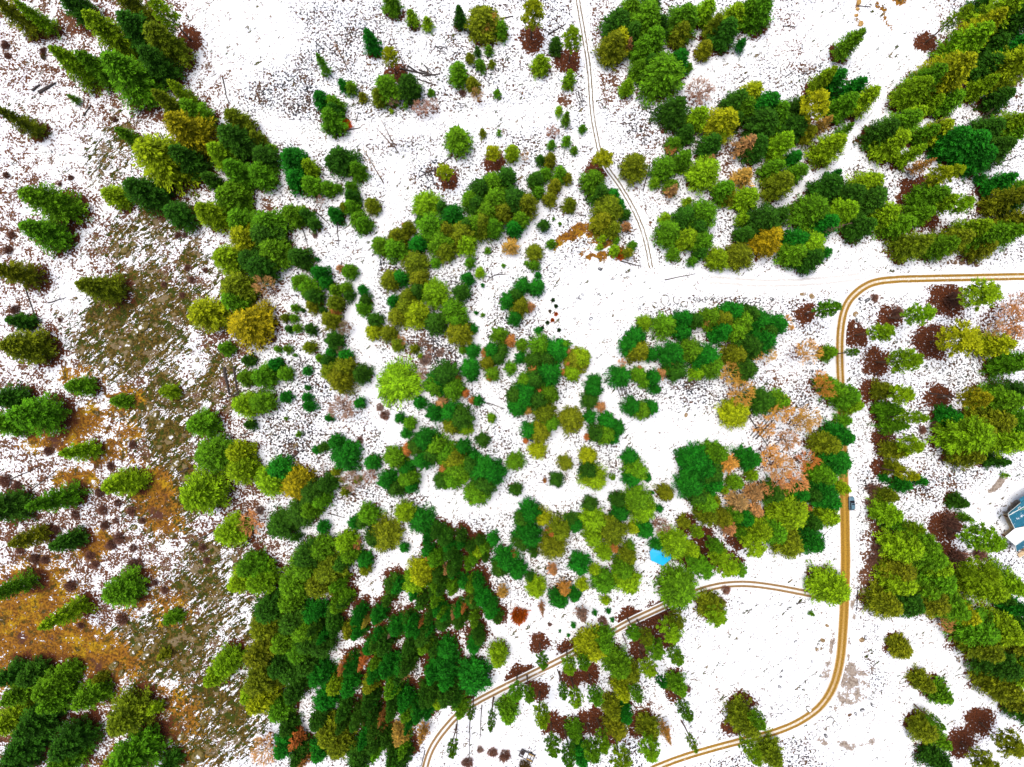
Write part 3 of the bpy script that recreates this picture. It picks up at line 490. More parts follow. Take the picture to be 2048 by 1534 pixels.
# ------------------------------------------------------------ ground material
def ground_mat():
    m, t, b = nmat('snowy_ground'); g = NT(t)
    geo = g.new('ShaderNodeNewGeometry'); P = geo.outputs['Position']
    A = g.new('ShaderNodeSeparateColor'); t.links.new(g.attr('maskA').outputs['Color'], A.inputs[0])
    B = g.new('ShaderNodeSeparateColor'); t.links.new(g.attr('maskB').outputs['Color'], B.inputs[0])
    brush, brown, grass = A.outputs[0], A.outputs[1], A.outputs[2]
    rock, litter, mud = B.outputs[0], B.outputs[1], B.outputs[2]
    nf = g.snoise(P, 1.25, 3, .55)            # metre-size specks
    nf2 = g.snoise(g.mapping(P, loc=(31, 7, 0)), 2.6, 2, .5)
    nm = g.snoise(g.mapping(P, loc=(5, 77, 0)), .28, 4, .6)
    speck = g.math('ADD', g.math('MULTIPLY', nf, .62), g.math('MULTIPLY', nf2, .38))
    speck = g.math('ADD', speck, g.math('MULTIPLY', g.math('SUBTRACT', nm, .5), .22))
    # snow
    sn = g.noise(P, .12, 4, .6)
    snow = g.mix(g.maprange(sn, .35, .65), (.80, .83, .89), (.87, .885, .915))
    col = snow
    # specks of brush and stones poking through
    th = g.math('SUBTRACT', .70, g.math('MULTIPLY', brush, .31))
    cl = g.snoise(g.mapping(P, loc=(63, 41, 0)), .075, 5, .65)
    th = g.math('ADD', th, g.math('MULTIPLY', g.math('SUBTRACT', cl, .5), g.math('MULTIPLY', brush, .42)))
    f = g.maprange(speck, th, g.math('ADD', th, .085))
    dark = g.mix(g.maprange(nm, .4, .62), (.020, .024, .032), (.060, .034, .022))
    col = g.mix(f, col, dark)
    # brown patchy ground cover
    sb = g.math('ADD', g.math('MULTIPLY', speck, .75), g.math('MULTIPLY', nm, .25))
    th = g.math('SUBTRACT', .68, g.math('MULTIPLY', brown, .34))
    f = g.maprange(sb, th, g.math('ADD', th, .045))
    bc = g.mix(g.maprange(nf2, .35, .65), (.075, .030, .017), (.15, .065, .03))
    col = g.mix(f, col, bc)
    # mossy rock with snow caught in the ledges, running lower-left to upper-right
    V = g.mapping(g.mapping(P, rot=(0, 0, math.radians(-40))), sc=(.30, 1.1, 1))
    rn = g.snoise(V, .9, 5, .62, .5)
    rn2 = g.snoise(g.mapping(P, loc=(3, 51, 0)), .5, 3, .6)
    rs = g.math('ADD', g.math('ADD', g.math('MULTIPLY', rn, .55), g.math('MULTIPLY', rn2, .2)), g.math('MULTIPLY', nf2, .25))
    rb = g.snoise(g.mapping(P, loc=(17, 29, 0)), .13, 4, .6)
    th = g.math('ADD', g.math('SUBTRACT', .66, g.math('MULTIPLY', rock, .335)), g.math('MULTIPLY', g.math('SUBTRACT', rb, .5), .34))
    f = g.maprange(rs, th, g.math('ADD', th, .04))
    mo = g.mix(g.maprange(nf, .38, .62), (.050, .036, .004), (.135, .088, .014))
    mo = g.mix(g.maprange(rn2, .5, .66), mo, (.040, .056, .003))
    mo = g.mix(g.maprange(nf2, .62, .75), mo, (.018, .014, .006))
    mo = g.mix(g.maprange(nm, .60, .72), mo, (.19, .145, .075))
    col = g.mix(f, col, mo)
    # golden grass
    gs = g.math('ADD', g.math('MULTIPLY', speck, .6), g.math('MULTIPLY', nm, .4))
    th = g.math('SUBTRACT', .69, g.math('MULTIPLY', grass, .43))
    f = g.maprange(gs, th, g.math('ADD', th, .06))
    gn = g.snoise(g.mapping(P, loc=(91, 13, 0)), .11, 4, .6)
    gc = g.mix(g.maprange(nf, .25, .75), (.10, .040, .008), (.30, .135, .012))
    gc = g.mix(g.maprange(gn, .5, .75), gc, g.mix(g.maprange(nf, .3, .7), (.20, .115, .006), (.42, .25, .008)))
    gc = g.mix(g.maprange(nm, .60, .78), gc, (.055, .040, .006))
    gc = g.mix(g.maprange(g.math('SUBTRACT', 1.0, gn), .62, .80), gc, (.085, .034, .022))
    col = g.mix(f, col, gc)
    # needle litter below the crowns, also painted-in shade between packed trees
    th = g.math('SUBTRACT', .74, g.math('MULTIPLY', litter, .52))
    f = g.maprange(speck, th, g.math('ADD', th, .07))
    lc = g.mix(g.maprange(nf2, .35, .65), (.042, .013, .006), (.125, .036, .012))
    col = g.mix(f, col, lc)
    # bare gravel
    ms = g.math('ADD', g.math('MULTIPLY', nm, .5), g.math('MULTIPLY', speck, .5))
    th = g.math('SUBTRACT', .72, g.math('MULTIPLY', mud, .48))
    f = g.maprange(ms, th, g.math('ADD', th, .14))
    mc = g.mix(g.maprange(nf, .3, .7), (.20, .155, .12), (.36, .30, .25))
    col = g.mix(f, col, mc)
    t.links.new(col, b.inputs['Base Color'])
    b.inputs['Roughness'].default_value = .9
    bp = g.new('ShaderNodeBump'); bp.inputs['Strength'].default_value = .35; bp.inputs['Distance'].default_value = .25
    t.links.new(speck, bp.inputs['Height']); t.links.new(bp.outputs[0], b.inputs['Normal'])
    return m
M['ground'] = ground_mat()

# ------------------------------------------------------------ parse the survey
def parse(s):
    out = []
    for e in s.replace('\n', ';').split(';'):
        e = e.split()
        if e: out.append(e)
    return out

def default_h(w, px):
    h = .36 * w if w <= 40 else 14.4 + (w - 40) * .22
    return max(h, 1.6)

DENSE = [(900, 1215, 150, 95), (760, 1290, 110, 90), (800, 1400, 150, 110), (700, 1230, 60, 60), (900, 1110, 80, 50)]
trees = []     # dict(kind, x, y world, w metres, h, c, px, py, wpx)
def add_trees(src, kind):
    for e in parse(src):
        px, py, w, c = float(e[0]), float(e[1]), float(e[2]), e[3]
        h = float(e[4]) * (.86 if kind != 'pine' else 1.0) if len(e) > 4 else default_h(w, px)
        zc = {'fir': .46, 'pine': .76, 'cone': .5, 'bare': .6}[kind] * h
        p = at(px, py, zc)
        wm = w * S * (HC - zc) / HC
        dense = kind == 'fir' and c in 'deg' and any(((px - ex) / rx) ** 2 + ((py - ey) / ry) ** 2 < 1 for ex, ey, rx, ry in DENSE)
        if dense:
            rr = random.Random(int(px * 7 + py))
            for i in range(2):
                a = rr.uniform(0, 6.283); dd = w * rr.uniform(.30, .42)
                qx, qy = px + (math.cos(a + i * 3.14) * dd), py + math.sin(a + i * 3.14) * dd
                w2 = w * rr.uniform(.50, .72); h2 = h * rr.uniform(.75, 1.12); zc = .46 * h2; q = at(qx, qy, zc)
                trees.append(dict(kind=kind, x=q.x, y=q.y, w=w2 * S * (HC - zc) / HC, h=h2, c=rr.choice('ddeeg'), px=qx, py=qy, wpx=w2, dense=True))
            continue
        trees.append(dict(kind=kind, x=p.x, y=p.y, w=wm, h=h, c=c, px=px, py=py, wpx=w))
add_trees(FIRS, 'fir'); add_trees(FIRS_SOUTH, 'fir'); add_trees(PINES, 'pine'); add_trees(BARECONES, 'cone'); add_trees(BARETREES, 'bare')

# ------------------------------------------------------------ ground sheet
step = .7
ax = np.arange(-212, 212.01, step); ay = np.arange(-166, 166.01, step)
ext = np.array([8, 25, 60, 140, 320, 700, 1500.])
ax = np.concatenate([ax[0] - ext[::-1], ax, ax[-1] + ext]); ay = np.concatenate([ay[0] - ext[::-1], ay, ay[-1] + ext])
GX, GY = np.meshgrid(ax, ay)
PX = CX + GX / S; PY = CY - GY / S
brush, brown, grass, rock, clean, mud = masks(PX, PY)
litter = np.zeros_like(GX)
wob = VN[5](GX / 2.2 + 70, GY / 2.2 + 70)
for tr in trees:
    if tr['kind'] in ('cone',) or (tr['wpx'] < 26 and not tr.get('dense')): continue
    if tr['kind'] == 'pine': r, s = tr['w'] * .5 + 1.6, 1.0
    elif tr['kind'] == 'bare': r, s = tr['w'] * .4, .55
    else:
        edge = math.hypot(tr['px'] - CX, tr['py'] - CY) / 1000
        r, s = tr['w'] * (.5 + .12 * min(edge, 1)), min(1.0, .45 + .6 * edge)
        if tr.get('dense'): r, s = r * 1.6, 1.0  # dense woods: litter spread wide and full to paint shade between crowns
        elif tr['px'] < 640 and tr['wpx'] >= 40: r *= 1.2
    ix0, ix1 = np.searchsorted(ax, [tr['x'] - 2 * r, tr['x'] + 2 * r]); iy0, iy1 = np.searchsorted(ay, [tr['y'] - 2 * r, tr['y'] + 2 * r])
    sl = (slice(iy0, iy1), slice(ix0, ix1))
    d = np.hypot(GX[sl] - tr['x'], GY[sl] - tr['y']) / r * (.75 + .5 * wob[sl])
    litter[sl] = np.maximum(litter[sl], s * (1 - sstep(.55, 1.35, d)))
GZ = zg(GX, GY)
ny, nx = GX.shape
me = bpy.data.meshes.new('ground')
co = np.stack([GX, GY, GZ], -1).reshape(-1, 3)
idx = np.arange(nx * ny).reshape(ny, nx)
quads = np.stack([idx[:-1, :-1], idx[:-1, 1:], idx[1:, 1:], idx[1:, :-1]], -1).reshape(-1, 4)

def mesh_np(me, co, quads, k=4):
    me.vertices.add(len(co)); me.vertices.foreach_set('co', co.astype(np.float32).ravel())
    me.loops.add(quads.size); me.loops.foreach_set('vertex_index', quads.astype(np.int32).ravel())
    me.polygons.add(len(quads))
    me.polygons.foreach_set('loop_start', (np.arange(len(quads)) * k).astype(np.int32))
    me.update(calc_edges=True)
mesh_np(me, co, quads)
me.polygons.foreach_set('use_smooth', np.ones(len(quads), bool))
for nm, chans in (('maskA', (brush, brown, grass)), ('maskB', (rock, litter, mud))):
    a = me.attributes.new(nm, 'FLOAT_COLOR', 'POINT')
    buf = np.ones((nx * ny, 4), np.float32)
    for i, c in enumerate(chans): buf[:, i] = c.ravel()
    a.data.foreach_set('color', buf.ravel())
me.materials.append(M['ground'])
tag(link('ground', me), kind='structure')

# ------------------------------------------------------------ roads: worn two-track ribbons lying on the ground
def catmull(pts, n=10):
    pts = [np.array(p, float) for p in pts]
    P = [2 * pts[0] - pts[1]] + pts + [2 * pts[-1] - pts[-2]]
    out = []
    for i in range(1, len(P) - 2):
        for k in range(n):
            t = k / n
            out.append(.5 * (2 * P[i] + (P[i + 1] - P[i - 1]) * t + (2 * P[i - 1] - 5 * P[i] + 4 * P[i + 1] - P[i + 2]) * t * t + (-P[i - 1] + 3 * P[i] - 3 * P[i + 1] + P[i + 2]) * t ** 3))
    out.append(pts[-1])
    return out

def road_mat(name, rut_lo, rut_hi, mid, rutc, rutw, midf, edge_noise=.12, full=0.0):
    """v = across (-1..1) and u = metres along come from the mesh attributes"""
    m, t, b = nmat(name); g = NT(t)
    v = g.attr('across').outputs['Fac']; wet = g.attr('wet').outputs['Fac']
    geo = g.new('ShaderNodeNewGeometry'); P = geo.outputs['Position']
    n1 = g.noise(P, .45, 4, .6); n2 = g.noise(P, 2.2, 3, .6)
    av = g.math('ABSOLUTE', v)
    av = g.math('ADD', av, g.math('MULTIPLY', g.math('SUBTRACT', n2, .5), edge_noise * 2))
    av = g.math('ADD', av, g.math('MULTIPLY', g.math('SUBTRACT', n1, .5), edge_noise * 2))
    rut = g.math('SUBTRACT', 1.0, g.maprange(g.math('ABSOLUTE', g.math('SUBTRACT', av, rutc)), rutw * .55, rutw))
    inner = g.math('SUBTRACT', 1.0, g.maprange(av, rutc - .05, rutc + .1))
    strip = g.math('SUBTRACT', 1.0, g.maprange(av, .62, .86))
    snow = g.mix(n1, (.82, .83, .86), (.87, .88, .9))
    midc = g.mix(g.maprange(n2, .35, .65), mid, snow)
    col = g.mix(g.math('MULTIPLY', inner, midf), snow, midc)
    allmud = g.mix(g.maprange(n2, .3, .7), tuple(c * .9 for c in rut_hi), tuple(min(1, c * 1.35) for c in rut_hi))
    col = g.mix(g.math('MULTIPLY', strip, wet), col, allmud)
    rc = g.mix(g.maprange(n2, .3, .7), rut_lo, rut_hi)
    k = g.math('MULTIPLY', rut, g.maprange(g.math('ADD', n1, g.math('MULTIPLY', wet, .5)), .3, .42))
    col = g.mix(k, col, rc)
    t.links.new(col, b.inputs['Base Color']); b.inputs['Roughness'].default_value = .75
    b.inputs['Specular IOR Level'].default_value = .2
    return m

def ribbon(name, pts, half, mat, wet, lift=.035, nacross=8):
    pl = catmull([at(x, y)[:2] for x, y in pts])
    pl = [np.array(p) for p in pl]
    m = len(pl)
    wets = np.interp(np.linspace(0, 1, m), np.linspace(0, 1, len(wet)), wet)
    V = []; AC = []; WT = []
    for i, p in enumerate(pl):
        d = pl[min(i + 1, m - 1)] - pl[max(i - 1, 0)]; d /= np.linalg.norm(d)
        nrm = np.array([-d[1], d[0]])
        for k in range(nacross + 1):
            a = -1 + 2 * k / nacross
            q = p + nrm * half * a
            V.append((q[0], q[1])); AC.append(a); WT.append(wets[i])
    V = np.array(V); z = zg(V[:, 0], V[:, 1])
    AC = np.array(AC); WT = np.array(WT)
    z = z + lift - .05 * np.exp(-((np.abs(AC) - .42) / .16) ** 2) * .4 - (np.abs(AC) > .95) * (lift + .02)
    co = np.column_stack([V, z])
    I = np.arange(len(co)).reshape(m, nacross + 1)
    q = np.stack([I[:-1, :-1], I[:-1, 1:], I[1:, 1:], I[1:, :-1]], -1).reshape(-1, 4)[:, ::-1]
    me = bpy.data.meshes.new(name); mesh_np(me, co, q)
    for nm, arr in (('across', AC), ('wet', WT)):
        a = me.attributes.new(nm, 'FLOAT', 'POINT'); a.data.foreach_set('value', arr.astype(np.float32))
    me.materials.append(mat)
    o = link(name, me); tag(o, kind='structure')
    return o
M['road'] = road_mat('muddy_road', (.21, .115, .014), (.37, .205, .024), (.62, .46, .20), .36, .26, .8, .05)
M['drive'] = road_mat('driveway', (.21, .125, .045), (.33, .20, .075), (.72, .66, .58), .44, .30, .5, .06)
M['track'] = road_mat('grassy_track', (.10, .075, .04), (.17, .12, .05), (.7, .7, .68), .42, .20, .4, .22)
M['faint'] = road_mat('faint_tracks', (.55, .54, .55), (.68, .66, .64), (.8, .8, .82), .45, .2, .3, .3)
ribbon('road', [(2160,552),(2048,553),(1950,555),(1850,557),(1790,559),(1745,566),(1712,586),(1692,612),(1682,650),(1679,700),(1681,770),(1684,850),(1687,950),(1690,1050),(1691,1130),(1689,1200),(1686,1260),(1680,1320),(1666,1372),(1640,1412),(1600,1442),(1550,1464),(1490,1480),(1420,1498),(1350,1520),(1290,1545),(1230,1575)], 2.3, M['road'], [.05, .05, .05, .1, .25, .3, .35, .35, .5, .95, 1, 1, .95, .85, .7, .4, .1, .1, .05, 0, 0])
ribbon('driveway', [(1683,1198),(1650,1194),(1600,1184),(1545,1174),(1490,1168),(1435,1172),(1385,1187),(1330,1211),(1260,1244),(1190,1283),(1130,1315),(1060,1350),(990,1384),(930,1418),(890,1458),(862,1500),(848,1545),(842,1590)], 1.75, M['drive'], [.6, .3, .1, 0, 0, 0, 0, 0, .1, .1, .1, .05, .05])
ribbon('path', [(1150,-60),(1156,0),(1166,60),(1178,140),(1184,220),(1192,270),(1206,322),(1240,372),(1268,420),(1288,470),(1302,536)], 1.35, M['track'], [0, 0, 0, 0])
ribbon('path', [(1090,1345),(1075,1352),(1060,1360)], .6, M['drive'], [0, 0])
ribbon('path', [(1720,553),(1640,562),(1540,566),(1420,560)], 2.2, M['faint'], [0, 0], lift=.03)

# ------------------------------------------------------------ plant prototypes
def cards(C, D, Nn, L, W):
    """diamond shaped sprays: centre, direction, normal, length, width"""
    D = D / np.linalg.norm(D, axis=1, keepdims=True)
    side = np.cross(Nn, D); side /= np.linalg.norm(side, axis=1, keepdims=True) + 1e-9
    L = L[:, None]; W = W[:, None]
    p0 = C - D * L * .5; p1 = C + side * W * .5 + D * L * .08; p2 = C + D * L * .5; p3 = C - side * W * .5 + D * L * .08
    return np.stack([p0, p1, p2, p3], 1).reshape(-1, 3)

def card_mesh(name, co, tint, mat):
    n = len(co) // 4
    me = bpy.data.meshes.new(name)
    mesh_np(me, co, np.arange(n * 4).reshape(n, 4))
    a = me.attributes.new('tint', 'FLOAT', 'FACE'); a.data.foreach_set('value', tint.astype(np.float32))
    me.materials.append(mat)
    return me

def fir_crown(name, H, R, seed, base=.05, nb=190, nt=26, power=.82, size=.5):
    r = np.random.default_rng(seed)
    C = []; D = []; Nn = []; L = []; W = []; T = []
    g = r.uniform(.70, 1.16, (9, 6))
    for i in range(nb):
        t = ((i + r.random()) / nb) ** .85
        z0 = H * (base + (1 - base) * t)
        az = i * 2.39996 + r.uniform(-.55, .55)
        u = (az % (2 * np.pi)) / (2 * np.pi) * 9; v = t * 5
        u0, v0 = int(u) % 9, min(int(v), 4); fu, fv = u - int(u), v - v0
        lobe = (g[u0, v0] * (1 - fu) + g[(u0 + 1) % 9, v0] * fu) * (1 - fv) + (g[u0, v0 + 1] * (1 - fu) + g[(u0 + 1) % 9, v0 + 1] * fu) * fv
        rr = R * 1.20 * (1 - t ** 1.25) ** power * lobe * r.uniform(.58, 1.12) + .06 * R
        droop = -.30 * (1 - t) + .30 * t
        d = np.array([np.cos(az), np.sin(az), 0.]); side = np.array([-d[1], d[0], 0])
        k = max(5, int(nt * (rr / R) ** .9))
        bt = r.uniform(0, 1)
        for j in range(k):
            s = .10 + .90 * (j + r.random()) / k
            sg = 1 if r.random() < .5 else -1
            lat = sg * abs(r.normal(0, 1)) * (.16 * rr * (1.05 - s) + .05 * rr)
            c = np.array([0, 0, z0]) + d * rr * s + side * lat + np.array([0, 0, droop * rr * s * (1.1 - .45 * s) + r.uniform(-.3, .3) * size])
            C.append(c)
            D.append(d + side * sg * r.uniform(.1, .9) + np.array([0, 0, droop * .5 + r.uniform(-.3, .55)]))
            Nn.append(np.array([r.normal(0, .62), r.normal(0, .62), 1.0]) + d * .3)
            L.append(size * r.uniform(.8, 1.7)); W.append(size * r.uniform(.32, .66))
            T.append(np.clip(.5 + .75 * (bt - .5) + r.normal(0, .2), 0, 1))
    co = cards(np.array(C), np.array(D), np.array(Nn), np.array(L), np.array(W))
    return card_mesh(name, co, np.array(T), M['needle'])

def pine_crown(name, H, R, seed, base=.42, nb=70, size=.5, per=34):
    r = np.random.default_rng(seed)
    C = []; D = []; Nn = []; L = []; W = []; T = []
    tw = []
    for i in range(nb):
        t = (i + r.random()) / nb
        z0 = H * (base + (1 - base) * t)
        az = i * 2.39996 + r.uniform(-.6, .6)
        prof = (math.sin(math.pi * min(1, (.12 + .80 * t)) ** .8) ** .7) * (1 - .35 * t)
        rr = R * prof * r.uniform(.55, 1.12)
        d = np.array([math.cos(az), math.sin(az), 0.])
        up = -.1 + .5 * t
        bt = r.random()
        for puff in range(2):
            fr = 1.0 if puff == 0 else r.uniform(.45, .75)
            side = np.array([-d[1], d[0], 0])
            ctr = np.array([0, 0, z0]) + d * rr * fr + side * r.uniform(-.25, .25) * rr + np.array([0, 0, up * rr * fr])
            pr = R * r.uniform(.13, .24) * (1 if puff == 0 else .8)
            for j in range(int(per * (1 if puff == 0 else .6))):
                o = r.normal(0, 1, 3); o /= np.linalg.norm(o)
                q = ctr + o * pr * r.uniform(.2, 1) * np.array([1, 1, .6])
                C.append(q); D.append(o + np.array([0, 0, .3]) + d * .3)
                Nn.append(np.array([r.normal(0, .5), r.normal(0, .5), 1.]))
                L.append(size * r.uniform(.8, 1.4)); W.append(size * r.uniform(.4, .7)); T.append(np.clip(.5 + .5 * (bt - .5) + r.normal(0, .18), 0, 1))
    co = cards(np.array(C), np.array(D), np.array(Nn), np.array(L), np.array(W))
    return card_mesh(name, co, np.array(T), M['needle'])

def strips(P0, P1, W0, W1, T):
    """crossed tapering blades from P0 to P1 -> quads"""
    D = P1 - P0
    up = np.tile(np.array([0, 0, 1.]), (len(P0), 1)); up[np.abs(D[:, 2]) > .92 * np.linalg.norm(D, axis=1)] = (1, 0, 0)
    s = np.cross(D, up); s /= np.linalg.norm(s, axis=1, keepdims=True) + 1e-9
    u = np.cross(s, D); u /= np.linalg.norm(u, axis=1, keepdims=True) + 1e-9
    out = []
    for k in (s, u):
        out.append(np.stack([P0 - k * W0[:, None] / 2, P0 + k * W0[:, None] / 2, P1 + k * W1[:, None] / 2, P1 - k * W1[:, None] / 2], 1))
    co = np.concatenate(out, 0).reshape(-1, 3)
    return co, np.concatenate([T, T])

def cone_crown(name, H, R, seed, nb=130, base=.12):
    """leafless conifer: spiky cone of fine branches with hanging twigs"""
    r = np.random.default_rng(seed)
    A = []; B = []; W0 = []; W1 = []; T = []
    for i in range(nb):
        t = (i + r.random()) / nb
        z0 = H * (base + (1 - base) * t); az = i * 2.39996 + r.uniform(-.5, .5)
        rr = R * (1 - t) ** .75 * r.uniform(.6, 1.15) + .05 * R
        d = np.array([math.cos(az), math.sin(az), r.uniform(-.15, .45)])
        p0 = np.array([0, 0, z0]); p1 = p0 + d * rr
        bt = r.random()
        A.append(p0); B.append(p1); W0.append(.16); W1.append(.09); T.append(bt)
        side = np.array([-d[1], d[0], 0])
        for j in range(max(3, int(11 * rr / R))):
            s = r.uniform(.2, 1)
            q = p0 + d * rr * s
            sg = 1 if r.random() < .5 else -1
            e = q + side * sg * rr * .34 * r.uniform(.4, 1) * (1.15 - .6 * s) + d * rr * .22 + np.array([0, 0, r.uniform(-.1, .25)]) * rr
            A.append(q); B.append(e); W0.append(.14); W1.append(.08); T.append(np.clip(bt + r.normal(0, .2), 0, 1))
    co, T = strips(np.array(A), np.array(B), np.array(W0), np.array(W1), np.array(T))
    return card_mesh(name, co, T, M['twig'])

def bare_crown(name, H, R, seed, depth=4):
    """leafless broadleaf: forking limbs to fine twigs"""
    r = np.random.default_rng(seed)
    A = []; B = []; W0 = []; W1 = []; T = []
    def grow(p, d, ln, w, lev):
        d = d / np.linalg.norm(d)
        e = p + d * ln
        A.append(p); B.append(e); W0.append(max(w, .09)); W1.append(max(w * .66, .06)); T.append(np.clip(.35 + .12 * lev + r.normal(0, .12), 0, 1))
        if lev >= depth: return
        n = (5, 4, 4, 4, 3)[min(lev, 4)]
        for k in range(n):
            a = r.uniform(0, 2 * math.pi)
            sp = r.uniform(.35, .85)
            u = np.cross(d, [.3, .2, .9]); u /= np.linalg.norm(u); v = np.cross(d, u)
            nd = d + (u * math.cos(a) + v * math.sin(a)) * sp * 1.25
            nd[2] = nd[2] * .8 + .15
            grow(p + d * ln * r.uniform(.55, 1), nd, ln * r.uniform(.55, .8), w * .55, lev + 1)
    for k in range(9):
        a = k * 2.4 + r.uniform(-.4, .4)
        el = r.uniform(.25, 1.2)
        grow(np.array([0, 0, H * r.uniform(.28, .5)]), np.array([math.cos(a), math.sin(a), el]), R * .42, .20, 1)
    A_, B_ = np.array(A), np.array(B)
    mx = max(np.percentile(np.hypot(B_[:, 0], B_[:, 1]), 96), 1e-3); mz = B_[:, 2].max()
    for X in (A_, B_): X[:, :2] *= R / mx; X[:, 2] *= H / mz
    co, T = strips(A_, B_, np.array(W0), np.array(W1), np.array(T))
    return card_mesh(name, co, T, M['twig'])

def shrub_mesh(name, R, H, seed, n=420, leafy=False):
    r = np.random.default_rng(seed)
    az = r.uniform(0, 6.283, n); rad = np.sqrt(r.random(n)) * R; lob = 1 + .10 * np.sin(az * 2 + seed) + .09 * np.sin(az * 3 + 3 * seed) + .08 * np.sin(az * 5 + 2 * seed)
    rad = rad * lob * .86
    top = H * np.sqrt(np.clip(1 - (rad / (R * 1.25)) ** 2, .05, 1)) * r.uniform(.55, 1.05, n)
    A = np.column_stack([np.cos(az) * rad * .8, np.sin(az) * rad * .8, top * .35])
    B = np.column_stack([np.cos(az) * rad, np.sin(az) * rad, top]) + r.normal(0, .13 * R, (n, 3)); B[:, 2] = np.abs(B[:, 2])
    co, T = strips(A, B, np.full(n, .09), np.full(n, .15 if leafy else .07), r.random(n))
    return card_mesh(name, co, T, M['twig'])

def trunk_mesh(name, H, r0, mat, bend=0.0, seed=0):
    rr = random.Random(seed); mb = MB(); n = 6
    pts = [(bend * math.sin(i * 1.1) * H * .01, bend * math.cos(i * .9) * H * .01 - bend * H * .01, H * i / (n - 1) - (.4 if i == 0 else 0)) for i in range(n)]
    mb.tube(pts, [r0 * (1.15 if i == 0 else (1 - i / n)) + .015 for i in range(n)], 7)
    me = bpy.data.meshes.new(name); me.from_pydata(mb.v, [], mb.f); me.materials.append(mat); me.update()
    return me

# size classes so that sprays stay of natural size: (height, radius)
FIRC = {'L': (26.0, 6.0), 'M': (16.0, 3.9), 'S': (8.0, 2.2), 'T': (3.2, 1.05)}
PROTO = {}
for k, nbt in (('L', (330, 52, .62)), ('M', (250, 40, .50)), ('S', (150, 28, .36)), ('T', (60, 16, .26))):
    H, R = FIRC[k]
    PROTO['fir' + k] = [(fir_crown('fir_crown', H, R, 100 + i * 7 + ord(k), base=.04 + .04 * (i % 3), nb=nbt[0], nt=nbt[1], size=nbt[2], power=(.66, .80, .60, .72)[i % 4]), trunk_mesh('trunk', H * .97, H * .011, M['bark'])) for i in range(4 if k != 'T' else 3)]
PROTO['pine'] = [(pine_crown('pine_crown', 22., 4.2, 300 + i, base=(.50, .57, .46, .54)[i], nb=84, per=44), trunk_mesh('trunk', 21.4, .30, M['pinebark'], 1, i)) for i in range(4)]
PROTO['cone'] = [(cone_crown('branch_crown', 13., 2.2, 400 + i), trunk_mesh('trunk', 12.9, .13, M['palebark'])) for i in range(4)]
PROTO['bare'] = [(bare_crown('branch_crown', 12., 4., 500 + i), trunk_mesh('trunk', 8.0, .16, M['palebark'], 1.5, i)) for i in range(4)]
PSIZE = {'pine': (22., 4.2), 'cone': (13., 2.2), 'bare': (12., 4.)}

LEAF = {'y': (.25, .335, .006), 'o': (.135, .19, .006), 'l': (.165, .335, .006), 'g': (.080, .235, .006), 'd': (.028, .112, .006), 'e': (.012, .160, .008), 'k': (.30, .265, .006)}
TWIG = {'t': (.42, .245, .095), 'r': (.44, .185, .045), 'p': (.26, .175, .135), 'k': (.46, .285, .055), 'y': (.42, .34, .04), 'd': (.13, .095, .08)}
CNAME = {'y': 'yellow green', 'o': 'olive', 'l': 'lime green', 'g': 'mid green', 'd': 'dark green', 'e': 'emerald', 'k': 'golden'}
TNAME = {'t': 'tan', 'r': 'orange brown', 'p': 'grey pink', 'k': 'golden brown', 'y': 'pale yellow', 'd': 'dark grey'}
ORD = ['first', 'second', 'third', 'fourth', 'fifth', 'sixth', 'seventh', 'eighth', 'ninth', 'tenth', 'eleventh', 'twelfth', 'thirteenth', 'fourteenth']

def seed_of(px, py):
    return min(SEEDS, key=lambda s: (s[0] - px) ** 2 + (s[1] - py) ** 2)[2]

def size_word(w):
    return 'huge' if w >= 66 else 'broad' if w >= 46 else 'mid-sized' if w >= 32 else 'small' if w >= 18 else 'tiny'

def label_all(items):
    """items: (object, px, py, phrase): unique label from phrase + place, ordered from the left where several match"""
    byk = {}
    for it in items:
        byk.setdefault((it[3], seed_of(it[1], it[2])), []).append(it)
    for (ph, sd), lst in byk.items():
        if len(lst) == 1:
            lst[0][0]['label'] = ph + ' ' + sd
        else:
            lst.sort(key=lambda i: i[1])
            for i, it in enumerate(lst):
                o = ORD[i] if i < len(ORD) else str(i + 1) + 'th'
                if len(lst) == 2: o = ('left one of two', 'right one of two')[i]; it[0]['label'] = o + ' ' + ph + 's ' + sd
                else: it[0]['label'] = o + ' ' + ph + ' from left ' + sd
    for it in items:
        ws = it[0]['label'].split()
        if len(ws) > 16: it[0]['label'] = ' '.join(w for w in ws if w not in ('the', 'one'))

